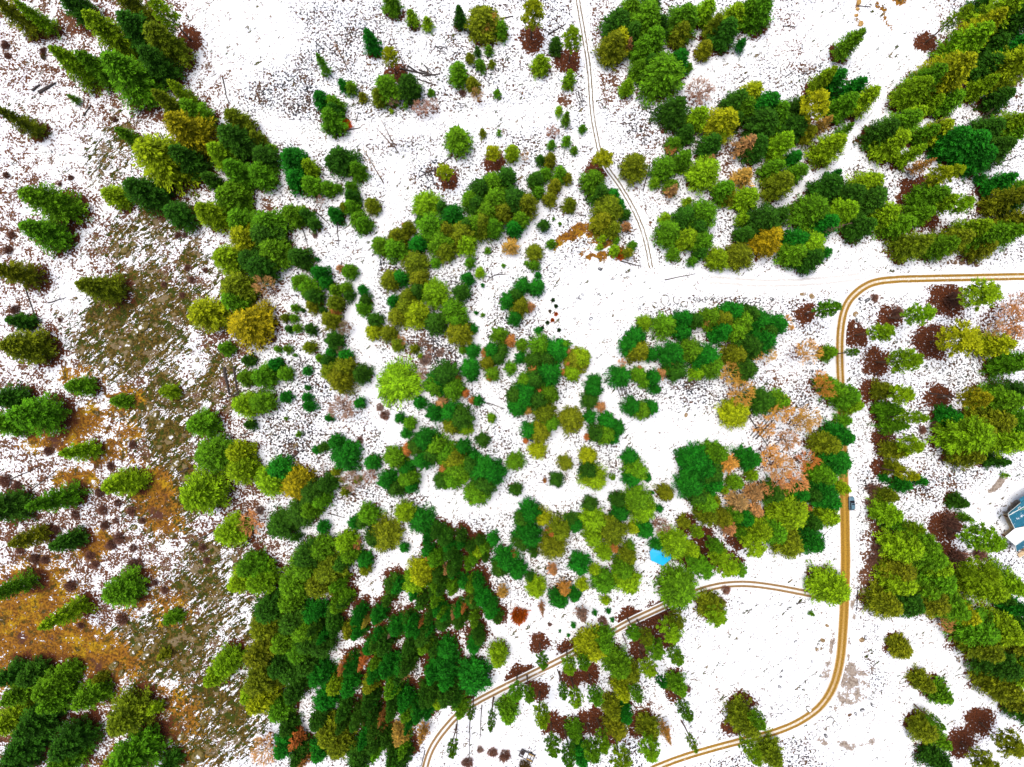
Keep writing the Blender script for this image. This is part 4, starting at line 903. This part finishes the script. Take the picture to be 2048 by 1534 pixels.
todo = []
for n, tr in enumerate(trees):
    k = tr['kind']; c = tr['c']; h, w = tr['h'], tr['w']
    rr = random.Random(n * 13 + 5)
    if k == 'fir':
        cl = 'L' if w > 7.6 else 'M' if w > 4.6 else 'S' if w > 2.4 else 'T'
        cr, tk = PROTO['fir' + cl][n % len(PROTO['fir' + cl])]; H, R = FIRC[cl]
        col = LEAF[c]; warm = c in 'yolk'; wp = tr['wpx']
        if wp >= 40: name, kn, grp = ('conifer_tree', ' conifer', 'yellowish conifers of the woodland') if warm else ('fir_tree', ' fir', 'green firs of the woodland')
        elif wp >= 22: name, kn, grp = ('young_conifer', ' young conifer', 'yellowish young conifers') if warm else ('young_fir', ' young fir', 'green young firs')
        else: name, kn, grp = 'fir_sapling', ' sapling', 'conifer saplings in the clearings'
        ph = size_word(wp) + ' ' + CNAME[c] + kn; cat = kn.strip()
    else:
        cr, tk = PROTO[k][n % 4]; H, R = PSIZE[k]
        if k == 'pine': name, col, cat, grp, ph = 'pine_tree', LEAF[c], 'pine tree', 'tall open pines', size_word(tr['wpx']) + ' ' + CNAME[c] + ' pine'
        elif k == 'cone': name, col, cat, grp, ph = 'bare_conifer', TWIG[c], 'bare conifer', 'leafless spiky conifers', size_word(tr['wpx']) + ' ' + TNAME[c] + ' spiky bare conifer'
        else: name, col, cat, grp, ph = 'bare_tree', TWIG[c], 'bare tree', 'leafless broadleaf trees', size_word(tr['wpx']) + ' ' + TNAME[c] + ' leafless tree'
    h *= rr.uniform(.88, 1.12)
    e = empty(name, (tr['x'], tr['y'], zgs(tr['x'], tr['y']) - .05), rr.uniform(0, 6.283))
    sxy = (w / 2) / R * {'fir': 1.18 if tr['wpx'] >= 40 else 1.1, 'pine': 1.04, 'cone': 1.1, 'bare': 1.05}[k]; sz = h / H
    jit = [rr.uniform(.86, 1.16) for _ in range(2)]
    colj = (col[0] * jit[0] * jit[1], col[1] * jit[1], col[2] * jit[1], 1)
    e.rotation_euler = (rr.uniform(-.02, .02), rr.uniform(-.02, .02), rr.uniform(0, 6.283))
    a = link('crown', cr, e); a.scale = (sxy * rr.uniform(.95, 1.06), sxy * rr.uniform(.95, 1.06), sz); a.color = colj
    b = link('trunk', tk, e); ts = max(.45, h / H) if k != 'bare' else .9 * h / H
    b.scale = (ts, ts, sz)
    tag(e, None, cat, grp)
    todo.append((e, tr['px'], tr['py'], ph))
label_all(todo)

# ------------------------------------------------------------ standing snags (dead poles leaning with the view's perspective)
todo = []
for n, (x0, y0, x1, y1, c) in enumerate([(float(e[0]), float(e[1]), float(e[2]), float(e[3]), e[4]) for e in parse(SNAGS)]):
    b = at(x1, y1)
    r1 = math.hypot(x1 - CX, y1 - CY); r0 = math.hypot(x0 - CX, y0 - CY)
    h = HC * (1 - r1 / max(r0, r1 + 1)); h = min(max(h, 7.0), 25)
    tip = at(x0, y0, h)
    e = empty('dead_snag', (b.x, b.y, zgs(b.x, b.y)))
    d = Vector((tip.x - b.x, tip.y - b.y, h))
    mb = MB(); mb.tube([(0, 0, -.3), tuple(d * .35), tuple(d * .7), tuple(d)], [.20, .16, .10, .03], 6)
    mb.build('trunk', M['snag'], e)
    r = np.random.default_rng(900 + n); A = []; B = []; T = []
    for i in range(46):
        t = r.uniform(.18, .97); az = r.uniform(0, 6.28); ln = (1 - t) * 1.7 + .5
        p = np.array(d) * t; A.append(p); B.append(p + np.array([math.cos(az), math.sin(az), r.uniform(-.2, .4)]) * ln * r.uniform(.5, 1.1)); T.append(r.random())
    co, T = strips(np.array(A), np.array(B), np.full(46, .09), np.full(46, .05), np.array(T))
    a = link('branches', card_mesh('branches', co, T, M['twig']), e); a.color = (*TWIG[c], 1)
    tag(e, None, 'dead tree', 'thin dead standing trunks')
    todo.append((e, x1, y1, 'thin ' + TNAME[c] + ' dead standing trunk'))
label_all(todo)

# ------------------------------------------------------------ shrubs
SH = [shrub_mesh('shrub', 1.6, 1.3, 600 + i) for i in range(6)]
SHL = [shrub_mesh('shrub', 1.6, 1.6, 650 + i, 520, True) for i in range(2)]
SCOL = {'b': (.27, .15, .115), 'r': (.55, .14, .015), 'o': (.16, .11, .02), 'p': (.34, .25, .22), 'g': (.03, .11, .02)}
SNAME = {'b': 'dark brown', 'r': 'rusty red', 'o': 'olive', 'p': 'grey', 'g': 'dark green'}
todo = []
for n, e in enumerate(parse(SHRUBS)):
    px, py, w, c = float(e[0]), float(e[1]), float(e[2]), e[3]
    p = at(px, py, .6)
    o = link('shrub', SHL[n % 2] if c in 'rg' else SH[n % 6])
    s = w * S / 2 / 1.35
    o.location = (p.x, p.y, zgs(p.x, p.y) - .05); o.scale = (s, s, max(.5, s * .8)); o.rotation_euler = (0, 0, n * 1.7)
    j = random.Random(n).uniform(.8, 1.2); o.color = (*[v * j for v in SCOL[c]], 1)
    tag(o, None, 'shrub', 'low shrubs')
    todo.append((o, px, py, ('large ' if w >= 24 else 'small ' if w < 13 else '') + SNAME[c] + ' twiggy shrub'))
label_all(todo)

# ------------------------------------------------------------ fallen logs and boulders
todo = []
for n, e in enumerate(parse(LOGS)):
    x0, y0, x1, y1, th = map(float, e)
    a, b = at(x0, y0), at(x1, y1); r = th * S / 2 * 1.25
    mid = (a + b) / 2
    k = 6; pts = []; rd = []; rr = random.Random(n)
    for i in range(k):
        q = a.lerp(b, i / (k - 1)); q = q + Vector((rr.uniform(-.12, .12), rr.uniform(-.12, .12), 0))
        pts.append((q.x - mid.x, q.y - mid.y, zgs(q.x, q.y) + r * .7)); rd.append(r * (1.1 - .55 * i / (k - 1)))
    mb = MB(); mb.tube(pts, rd, 7)
    dv = (b - a).normalized(); pv = Vector((-dv.y, dv.x, 0))
    for i in range(4):
        q = Vector(pts[1]).lerp(Vector(pts[-1]), rr.random())
        sd = rr.choice((-1, 1)); e2 = q + pv * sd * rr.uniform(.5, 1.4) + dv * rr.uniform(.2, .8) + Vector((0, 0, rr.uniform(0, .4)))
        mb.tube([tuple(q), tuple(e2)], [.07, .03], 5)
    o = mb.build('fallen_log', M['log']); o.location = (mid.x, mid.y, 0)
    ln = (b - a).length
    tag(o, None, 'log', 'fallen logs on the snow')
    todo.append((o, (x0 + x1) / 2, (y0 + y1) / 2, ('long' if ln > 9 else 'short') + (' thick' if th >= 2.5 else '') + ' dark fallen log'))
label_all(todo)

def rock_mat(name, lo, hi, snow_amt):
    m, t, b = nmat(name); g = NT(t)
    geo = g.new('ShaderNodeNewGeometry'); P = geo.outputs['Position']
    n = g.noise(P, 1.1, 4, .65); n2 = g.noise(P, .8, 2, .5)
    col = g.mix(g.maprange(n, .35, .65), lo, hi)
    sep = g.new('ShaderNodeSeparateXYZ'); t.links.new(geo.outputs['Normal'], sep.inputs[0])
    k = g.math('ADD', sep.outputs[2], g.math('MULTIPLY', g.math('SUBTRACT', n2, .5), .6))
    col = g.mix(g.maprange(k, 1.0 - snow_amt, 1.12 - snow_amt), col, SNOW)
    t.links.new(col, b.inputs['Base Color'])
    return m
RK = {'k': rock_mat('sandy_boulder', (.30, .16, .04), (.52, .33, .12), -.3), 'o': rock_mat('brown_boulder', (.16, .11, .055), (.36, .25, .13), .05), 'w': rock_mat('snow_capped_boulder', (.07, .065, .05), (.19, .15, .09), .28),
      'g': rock_mat('grey_boulder', (.06, .065, .07), (.15, .15, .15), .12), 'b': rock_mat('dark_brown_boulder', (.10, .06, .04), (.24, .15, .09), .02), 't': rock_mat('pale_tan_boulder', (.50, .38, .24), (.66, .54, .38), -.3),
      'm': rock_mat('mossy_rock', (.075, .065, .012), (.20, .15, .05), .02)}
RNAME = {'k': 'sandy orange boulder', 'o': 'brown boulder', 'w': 'snow capped boulder', 'g': 'small grey boulder', 'b': 'dark brown boulder', 't': 'pale tan boulder', 'm': 'mossy rock slab'}
import bmesh
def rock_mesh(seed, flat, mat):
    bm = bmesh.new(); bmesh.ops.create_icosphere(bm, subdivisions=3, radius=1)
    r = np.random.default_rng(seed); pl = r.normal(0, 1, (11, 3)); pl /= np.linalg.norm(pl, axis=1, keepdims=True); dd = r.uniform(.62, .95, 11)
    for v in bm.verts:
        p = np.array(v.co)
        for q, k in zip(pl, dd):
            s = p @ q
            if s > k: p = p - q * (s - k) * .92
        p = p * (1 + r.normal(0, .012)); p[2] *= flat
        v.co = p
    me = bpy.data.meshes.new('rock'); bm.to_mesh(me); bm.free(); me.materials.append(mat)
    return me
RMESH = {c: [rock_mesh(700 + i + ord(c) * 3, .42 if c == 'm' else .62, RK[c]) for i in range(3)] for c in RK}
todo = []
for n, e in enumerate(parse(BOULDERS)):
    px, py, w, c = float(e[0]), float(e[1]), float(e[2]), e[3]
    p = at(px, py, .3); rr = random.Random(n)
    o = link('boulder' if c != 'm' else 'rock_slab', RMESH[c][n % 3])
    s = w * S / 2 * 1.08
    if c == 'm': s *= .85
    o.location = (p.x, p.y, zgs(p.x, p.y) + s * .08); o.scale = (s * rr.uniform(1, 1.3), s * rr.uniform(.72, 1), s)
    o.rotation_euler = (0, 0, rr.uniform(0, 3.14) if c != 'm' else rr.uniform(.5, 1.0))
    tag(o, None, 'rock', 'boulders and rock slabs')
    todo.append((o, px, py, ('large ' if w >= 15 else '') + RNAME[c]))
label_all(todo)

# ------------------------------------------------------------ undergrowth: stems and tufts nobody could count
def undergrowth():
    r = np.random.default_rng(77)
    n = 90000
    x = r.uniform(-185, 185, n); y = r.uniform(-140, 140, n)
    px = CX + x / S; py = CY - y / S
    b, br, gr, rk, cl, md = masks(px, py)
    dens = np.clip(b * .55 + br * .5 + gr * .75 + rk * .35, 0, 1) * (1 - cl) ** 2
    clump = VN[4](x / 3 + 90, y / 3 + 90)
    keep = r.random(n) < dens * sstep(.35, .7, clump) * .8
    # keep roads free
    for pts, w in (([(2160,552),(1850,557),(1745,566),(1692,612),(1679,700),(1684,850),(1690,1050),(1686,1260),(1640,1412),(1490,1480),(1230,1575)], 18), ([(1683,1198),(1545,1174),(1435,1172),(1330,1211),(1060,1350),(890,1458),(842,1590)], 12)):
        keep &= polydist(px, py, pts) > w
    x, y, gr, br, rk, b = x[keep], y[keep], gr[keep], br[keep], rk[keep], b[keep]
    z = zg(x, y); N = len(x)
    K = 6
    cen = np.repeat(np.column_stack([x, y, z]), K, 0)
    sc = np.repeat(r.uniform(.25, .7, N), K)
    az = r.uniform(0, 6.283, N * K)
    p0 = cen + np.column_stack([np.cos(az), np.sin(az), np.zeros(N * K)]) * (sc * .1)[:, None]
    p1 = cen + np.column_stack([np.cos(az) * r.uniform(.3, 1, N * K), np.sin(az) * r.uniform(.3, 1, N * K), r.uniform(.15, .8, N * K)]) * sc[:, None]
    D = p1 - p0; s = np.cross(D, [0, 0, 1.]); s /= np.linalg.norm(s, axis=1, keepdims=True) + 1e-9
    w = (sc * .16)[:, None]
    co = np.stack([p0 - s * w, p0 + s * w, p1 + s * w * .35, p1 - s * w * .35], 1).reshape(-1, 3)
    base = np.where((gr > .35)[:, None], np.array([.30, .14, .014]), np.where((rk > .4)[:, None], np.array([.085, .075, .012]), np.where((br > .35)[:, None], np.array([.12, .05, .03]), np.array([.05, .045, .045]))))
    base = base * r.uniform(.6, 1.3, (N, 1))
    me = bpy.data.meshes.new('undergrowth'); mesh_np(me, co, np.arange(len(co)).reshape(-1, 4))
    a = me.attributes.new('stemcol', 'FLOAT_COLOR', 'FACE')
    buf = np.ones((N * K, 4), np.float32); buf[:, :3] = np.repeat(base, K, 0); a.data.foreach_set('color', buf.ravel())
    m, t, bs = nmat('undergrowth'); g = NT(t); t.links.new(g.attr('stemcol').outputs['Color'], bs.inputs['Base Color'])
    me.materials.append(m)
    o = link('undergrowth', me)
    tag(o, 'dry brown stems and tufts poking through the snow', 'undergrowth', kind='stuff')
    return N
print('tufts', undergrowth())

# ------------------------------------------------------------ parked car
def car():
    paint = simple_mat('blue_grey_paint', (.10, .20, .27), .08, 2, .3, .5)
    glass = simple_mat('car_glass', (.012, .014, .022), .1, 2, .08, .5)
    black = simple_mat('tyre_rubber', (.02, .02, .02), .1, 4, .8)
    metal = simple_mat('wheel_rim', (.45, .46, .48), .1, 4, .35, .5, .8)
    lampw = simple_mat('headlamp', (.75, .77, .8), .05, 4, .15, .5)
    lampr = simple_mat('tail_lamp', (.40, .015, .012), .05, 4, .2, .5)
    p = at(1703.6, 1007, .8)
    e = empty('parked_car', (p.x, p.y, zgs(p.x, p.y) + .02), math.radians(2))
    # length along Y, front towards +Y (up in the photo)
    def loft(secs):
        v = []; f = []
        for (y, prof) in secs:
            for (x, z) in prof: v.append((x, y, z))
        n = len(secs[0][1])
        for i in range(len(secs) - 1):
            for k in range(n):
                k2 = (k + 1) % n
                f.append((i * n + k, i * n + k2, (i + 1) * n + k2, (i + 1) * n + k))
        f.append(tuple(range(n))[::-1]); f.append(tuple((len(secs) - 1) * n + k for k in range(n)))
        mb = MB(); mb.v = v; mb.f = f
        return mb
    def ring(w, z0, z1, r=.18):
        return [(-w, z0), (-w, z1 - r), (-w + r, z1), (w - r, z1), (w, z1 - r), (w, z0)][::-1]
    secs = [(-2.38, ring(.72, .45, .85)), (-2.28, ring(.90, .32, 1.02)), (-1.5, ring(.96, .26, 1.05)), (0, ring(.96, .25, 1.04)), (1.1, ring(.96, .26, 1.02)), (1.9, ring(.93, .28, .92)), (2.25, ring(.84, .34, .80)), (2.38, ring(.62, .42, .68))]
    body = loft(secs).build('body', paint, e, True)
    loft([(-2.12, ring(.74, 1.02, 1.12, .05)), (-1.80, ring(.76, 1.02, 1.62, .16)), (-.2, ring(.76, 1.02, 1.70, .18)), (.35, ring(.74, 1.02, 1.62, .16)), (1.05, ring(.78, 1.0, 1.08, .05))]).build('cabin_glass', glass, e, True)
    rf = MB(); rf.poly([(-.62, -1.82, 1.66), (.62, -1.82, 1.66), (.66, -.6, 1.735), (.62, .22, 1.69), (-.62, .22, 1.69), (-.66, -.6, 1.735)], .05); roof = rf.build('roof', paint, e)
    sr = MB(); sr.poly([(-.38, -.35, 1.742), (.38, -.35, 1.742), (.38, .1, 1.722), (-.38, .1, 1.722)], .02); sr.build('sunroof', glass, roof)
    for s in (-1, 1):
        r = MB(); r.tube([(s * .66, -1.7, 1.74), (s * .67, -.7, 1.79), (s * .65, .1, 1.75)], [.03, .03, .03], 6); r.build('roof_rail', black, roof)
        m_ = MB(); m_.box((s * 1.04, .75, 1.08), (.2, .14, .16), 0, .8); m_.build('side_mirror', paint, e)
        for yy, col, nm, ww in ((2.28, lampw, 'headlight', .3), (-2.34, lampr, 'tail_light', .26)):
            l = MB(); l.box((s * .62, yy, .76 if yy > 0 else .86), (ww, .12, .14), s * (-.25 if yy > 0 else .12)); l.build(nm, col, e)
        for yy in (-1.42, 1.45):
            w = MB(); w.tube([(s * .80, yy, .34), (s * .985, yy, .34)], [.345, .345], 18); wo_ = w.build('wheel', black, e)
            w2 = MB(); w2.tube([(s * .94, yy, .34), (s * 1.0, yy, .34)], [.21, .20], 12); w2.build('rim', metal, wo_)
        for y0, y1 in ((-1.5, -.25), (-.22, .95)):
            d = MB(); d.box((s * .975, (y0 + y1) / 2, .64), (.016, y1 - y0 - .03, .55)); dd = d.build('door', paint, e)
            h = MB(); h.box((s * 1.0, y0 + .2, .86), (.04, .2, .035)); h.build('handle', metal, dd)
    hd = MB(); hd.poly([(-.72, 1.12, 1.035), (.72, 1.12, 1.035), (.62, 2.02, .915), (-.62, 2.02, .915)], .02); hd.build('bonnet', paint, e)
    bp = MB(); bp.box((0, 2.36, .42), (1.3, .10, .16)); bp.build('bumper', black, e); bp = MB(); bp.box((0, -2.38, .44), (1.4, .10, .16)); bp.build('bumper', black, e)
    tag(e, 'blue grey car parked on the snowy verge of the muddy road', 'car')
car()

# ------------------------------------------------------------ blue tarp shelter
def tarp():
    blue = simple_mat('blue_tarp', (.003, .44, .80), .06, .6, .45, .3)
    edge = simple_mat('tarp_hem', (.01, .05, .09), .1, 2)
    pole = simple_mat('steel_pole', (.3, .3, .31), .1, 3, .4, .4, .7)
    rim_px = [(1299.5, 1104), (1302, 1121), (1326, 1131.5), (1345, 1116), (1343.5, 1103), (1330, 1088), (1313, 1086)]
    z = 2.3
    c = at(1323, 1108, 0)
    e = empty('tarp_shelter', (c.x, c.y, zgs(c.x, c.y)))
    rim = [at(x, y, z) - Vector((c.x, c.y, 0)) for x, y in rim_px]
    rim = [Vector((p.x, p.y, z)) for p in rim]
    apex = at(1323, 1107, 2.9) - Vector((c.x, c.y, 0)); apex.z = 2.75
    n = len(rim); V = [tuple(p) for p in rim] + [tuple((p + apex) / 2 + Vector((0, 0, -.06))) for p in rim] + [tuple(apex)]
    F = []
    for i in range(n):
        j = (i + 1) % n
        F += [(i, j, n + j, n + i), (n + i, n + j, 2 * n)]
    V2 = [(x, y, zz - .03) for x, y, zz in V]; m = len(V)
    F2 = [tuple(i + m for i in f)[::-1] for f in F]
    mb = MB(); mb.v = V + V2; mb.f = F + F2; cn = mb.build('canopy', blue, e)
    hm = MB()
    for i in range(n):
        a, b = rim[i], rim[(i + 1) % n]
        hm.poly([tuple(a), tuple(b), tuple(b * .985 + Vector((0, 0, b.z * .015 - .01))), tuple(a * .985 + Vector((0, 0, a.z * .015 - .01)))], .28)
    hm.build('hem', edge, cn)
    v = MB(); q = at(1325.5, 1111, 2.75) - Vector((c.x, c.y, 0)); v.box((q.x, q.y, 2.70), (.22, .8, .12), math.radians(40)); v.build('vent_slit', edge, cn)
    for p in rim:
        t = MB(); t.tube([(p.x * .96, p.y * .96, -.2), (p.x * .96, p.y * .96, z - .04)], [.04, .04], 8); t.build('pole', pole, e)
    tag(e, 'bright blue many sided tarp shelter among firs above the driveway', 'tarp shelter')
    # small scrap of blue tarp
    c2 = at(1063.5, 879)
    mb = MB(); mb.poly([(-.8, -.5, .35), (.5, -.75, .25), (.85, .35, .45), (.1, .8, .3), (-.7, .5, .4)], .28)
    o = mb.build('tarp_bundle', simple_mat('deep_blue_tarp', (.01, .06, .28), .2, 1.5)); o.location = (c2.x, c2.y, zgs(c2.x, c2.y) - .05)
    tag(o, 'small crumpled deep blue tarp bundle at foot of a fir', 'tarp')
tarp()

# ------------------------------------------------------------ old trailer frame at the bottom edge
def trailer():
    dark = simple_mat('weathered_dark_steel', (.045, .035, .035), .35, 2)
    wood = simple_mat('yellow_timber', (.42, .27, .08), .25, 2)
    sn = simple_mat('snow_cover', SNOW, .04, 1)
    tyre = simple_mat('old_tyre', (.025, .025, .027), .2, 3)
    c = at(1054, 1511, .6)
    e = empty('flatbed_trailer', (c.x, c.y, zgs(c.x, c.y)), math.radians(-26))
    for s in (-1, 1):
        m = MB(); m.box((0, s * 1.25, .72), (5.4, .28, .2)); m.build('side_rail', dark, e)
        w = MB(); w.tube([(1.0, s * 1.42, .36), (1.0, s * 1.66, .36)], [.36, .36], 14); w.build('wheel', tyre, e)
        w = MB(); w.box((1.35, s * .95, .88), (2.1, .3, .1)); w.build('plank', wood, e)
    for x in (-2.6, -1.2, .2, 1.5, 2.6):
        m = MB(); m.box((x, 0, .70), (.22, 2.24, .16)); m.build('cross_beam', dark, e)
    m = MB(); m.box((-1.9, .2, .80), (1.1, 1.5, .05)); m.build('deck_plate', dark, e)
    m = MB(); m.box((-.45, -.15, .75), (1.1, 1.9, .07)); m.build('snow_cover', sn, e)
    m = MB(); m.tube([(-2.6, .1, .68), (-3.9, .1, .62)], [.09, .07], 8); m.build('tongue', dark, e)
    tag(e, 'dark old flatbed trailer frame with two yellow planks at bottom edge', 'trailer')
trailer()

# ------------------------------------------------------------ house at the right edge
def house():
    def roof_mat(name, snow):
        m, t, b = nmat(name); g = NT(t)
        geo = g.new('ShaderNodeNewGeometry'); P = geo.outputs['Position']
        n = g.noise(P, .35, 5, .7); n2 = g.noise(P, 2.5, 2, .5)
        base = g.mix(g.maprange(n2, .35, .65), (.015, .12, .20), (.022, .17, .25))
        k = g.math('ADD', g.math('MULTIPLY', n, .75), g.math('MULTIPLY', n2, .25))
        col = g.mix(g.maprange(k, snow, snow + .10), base, SNOW)
        t.links.new(col, b.inputs['Base Color']); b.inputs['Roughness'].default_value = .5
        return m
    teal = roof_mat('teal_metal_roof', .80); blue = roof_mat('blue_metal_roof', .57); white = roof_mat('snowy_roof', .28)
    trim = simple_mat('white_trim', (.72, .78, .76), .05, 2)
    wall = simple_mat('timber_wall', (.34, .22, .12), .2, 2)
    deckm = simple_mat('deck_board', (.60, .45, .28), .22, 1.2, stretch=(.3, 3, 1))
    glass = simple_mat('house_glass', (.03, .05, .06), .1, 2, .1, .5)
    base = at(2040, 1055); e = empty('house', (base.x, base.y, zgs(base.x, base.y)))
    o0 = Vector((base.x, base.y, 0))
    def W(px, py, z):
        p = at(px, py, z) - o0
        return Vector((p.x, p.y, z))
    ez, rz = 4.2, 7.0
    # upper wing: ridge runs to the right and up
    dx, dy = 44, -25
    rA0 = W(2016, 1031, rz); rA1 = W(2016 + 70, 1031 - 40, rz)
    eA0 = W(2016, 1026, ez + 1.9); eA1 = W(2041, 1005, ez + 1.9); 
    eA2 = W(2038, 998, ez + 1.7); eA3 = W(2082, 968, ez + 1.7)
    eB0 = W(2028.5, 1056, ez); eB1 = W(2098, 1040, ez)
    def slab(name, pts, mat, parent, th=.16):
        m = MB(); m.poly([tuple(p) for p in pts], th); return m.build(name, mat, parent)
    r1 = slab('roof', [eA0, eA1, eA2, eA3, rA1, rA0][::-1], teal, e)
    r2 = slab('roof', [rA0, rA1, eB1, eB0][::-1], blue, e)
    # lower wing
    rC0 = W(2030, 1090.5, rz - .4); rC1 = W(2100, 1044, rz - .4)
    eC0 = W(2010, 1073, ez - .1); eC1 = W(2030, 1056.5, ez - .1); eC2 = W(2098, 1047, ez - .1)
    eD0 = W(2032.5, 1103, ez); eD1 = W(2096, 1070, ez)
    r3 = slab('roof', [rC0, rC1, eC2, eC1, eC0], white, e)
    r4 = slab('roof', [eD0, eD1, rC1, rC0], blue, e)
    # ridge caps and rake boards
    def bar(a, b, r, mat, name, parent):
        m = MB(); m.tube([tuple(a), tuple(b)], [r, r], 6); return m.build(name, mat, parent)
    up = Vector((0, 0, .06))
    bar(rA0 + up, rA1 + up, .14, trim, 'ridge_cap', r1); bar(rA0, eB0, .11, trim, 'rake_board', r2); bar(rA0, eA0, .10, trim, 'rake_board', r1)
    bar(rC0 + up, rC1 + up, .12, trim, 'ridge_cap', r3); bar(eC0, rC0, .10, trim, 'rake_board', r3); bar(rC0, eD0, .11, trim, 'rake_board', r4); bar(eA0, eA1, .07, trim, 'gutter', r1)
    # skylights on the teal slope
    for px, py in ((2037.3, 1015.5), (2025.5, 1024.8)):
        q = W(px, py, ez + 2.35); m = MB(); m.box((q.x, q.y, q.z + .12), (.95, .6, .3), math.radians(32)); s = m.build('skylight', trim, r1)
        m = MB(); m.box((q.x, q.y, q.z + .28), (.7, .36, .03), math.radians(32)); m.build('pane', glass, s)
    # dormer triangle in pale green
    dm = simple_mat('pale_green_gable', (.28, .42, .20), .1, 2)
    q = W(2041, 1021, rz - .1); m = MB(); a = W(2036, 1022.5, rz - .25); b2 = W(2062, 1008.5, rz + .1); c2 = W(2058, 1014.5, rz - .4)
    m.poly([tuple(c2), tuple(b2), tuple(a)], .2); m.build('gable_panel', dm, r2)
    # walls
    def wallrun(pts, z1):
        for a, b in zip(pts[:-1], pts[1:]):
            m = MB(); v = b - a; L = math.hypot(v.x, v.y); ang = math.atan2(v.y, v.x)
            m.box(((a.x + b.x) / 2, (a.y + b.y) / 2, z1 / 2 - .2), (L, .25, z1 + .3), ang); w = m.build('wall', wall, e)
            nw = max(1, int(L / 3))
            for i in range(nw):
                t = (i + .5) / nw; m = MB(); m.box((a.x + v.x * t, a.y + v.y * t, 1.9), (1.2, .34, 1.3), ang); ww = m.build('window', trim, w)
                m = MB(); m.box((a.x + v.x * t, a.y + v.y * t, 1.9), (1.0, .37, 1.1), ang); m.build('pane', glass, ww)
    wallrun([W(2090, 975, 0), W(2040, 1002, 0), W(2021, 1030, 0), W(2033, 1054, 0), W(2016, 1073, 0), W(2036, 1098, 0), W(2095, 1068, 0)], 3.8)
    # deck of boards round the corner
    dz = .45
    de = empty('deck', (base.x, base.y, zgs(base.x, base.y)))
    def boards(p0, p1, q0, q1, n):
        for i in range(n):
            a, b = (i + .04) / n, (i + .96) / n
            m = MB(); m.poly([tuple(p0.lerp(q0, a)), tuple(p1.lerp(q1, a)), tuple(p1.lerp(q1, b)), tuple(p0.lerp(q0, b))][::-1], .06); m.build('board', deckm, de)
    boards(W(2005, 1028, dz), W(2019.5, 1056, dz), W(2017, 1026, dz), W(2031, 1056, dz), 9)
    boards(W(2003, 1069.5, dz), W(2019, 1056.5, dz), W(2013, 1078, dz), W(2031, 1057, dz), 9)
    boards(W(2034, 1108, dz), W(2046, 1100, dz), W(2039, 1116, dz), W(2052, 1107, dz), 8)
    for px, py in ((2006, 1030), (2013, 1044), (2020, 1056), (2011, 1063), (2004, 1069), (2009, 1076)):
        q = W(px, py, 0); m = MB(); m.box((q.x, q.y, .1), (.14, .14, .7)); m.build('post', wall, de)
    tag(de, 'tan wooden deck wrapping the corner of the house', 'deck')
    bench = simple_mat('dark_red_wood', (.16, .05, .02), .2, 2)
    for i, (px, py, a, lb) in enumerate(((2011, 1032, -20, 'short dark red bench at upper end of the deck'), (2006.5, 1070, -25, 'short dark red bench at lower end of the deck'))):
        q = at(px, py, .8); be = empty('bench', (q.x, q.y, zgs(q.x, q.y) + dz), math.radians(a))
        m = MB(); m.box((0, 0, .42), (1.2, .4, .06)); m.build('seat', bench, be)
        for s in (-1, 1):
            m = MB(); m.box((s * .48, 0, .2), (.08, .34, .4)); m.build('leg', bench, be)
        tag(be, lb, 'bench')
    tag(e, 'house with teal and blue metal roofs partly under snow at right edge', 'house')
house()
print('objects', len(bpy.data.objects))
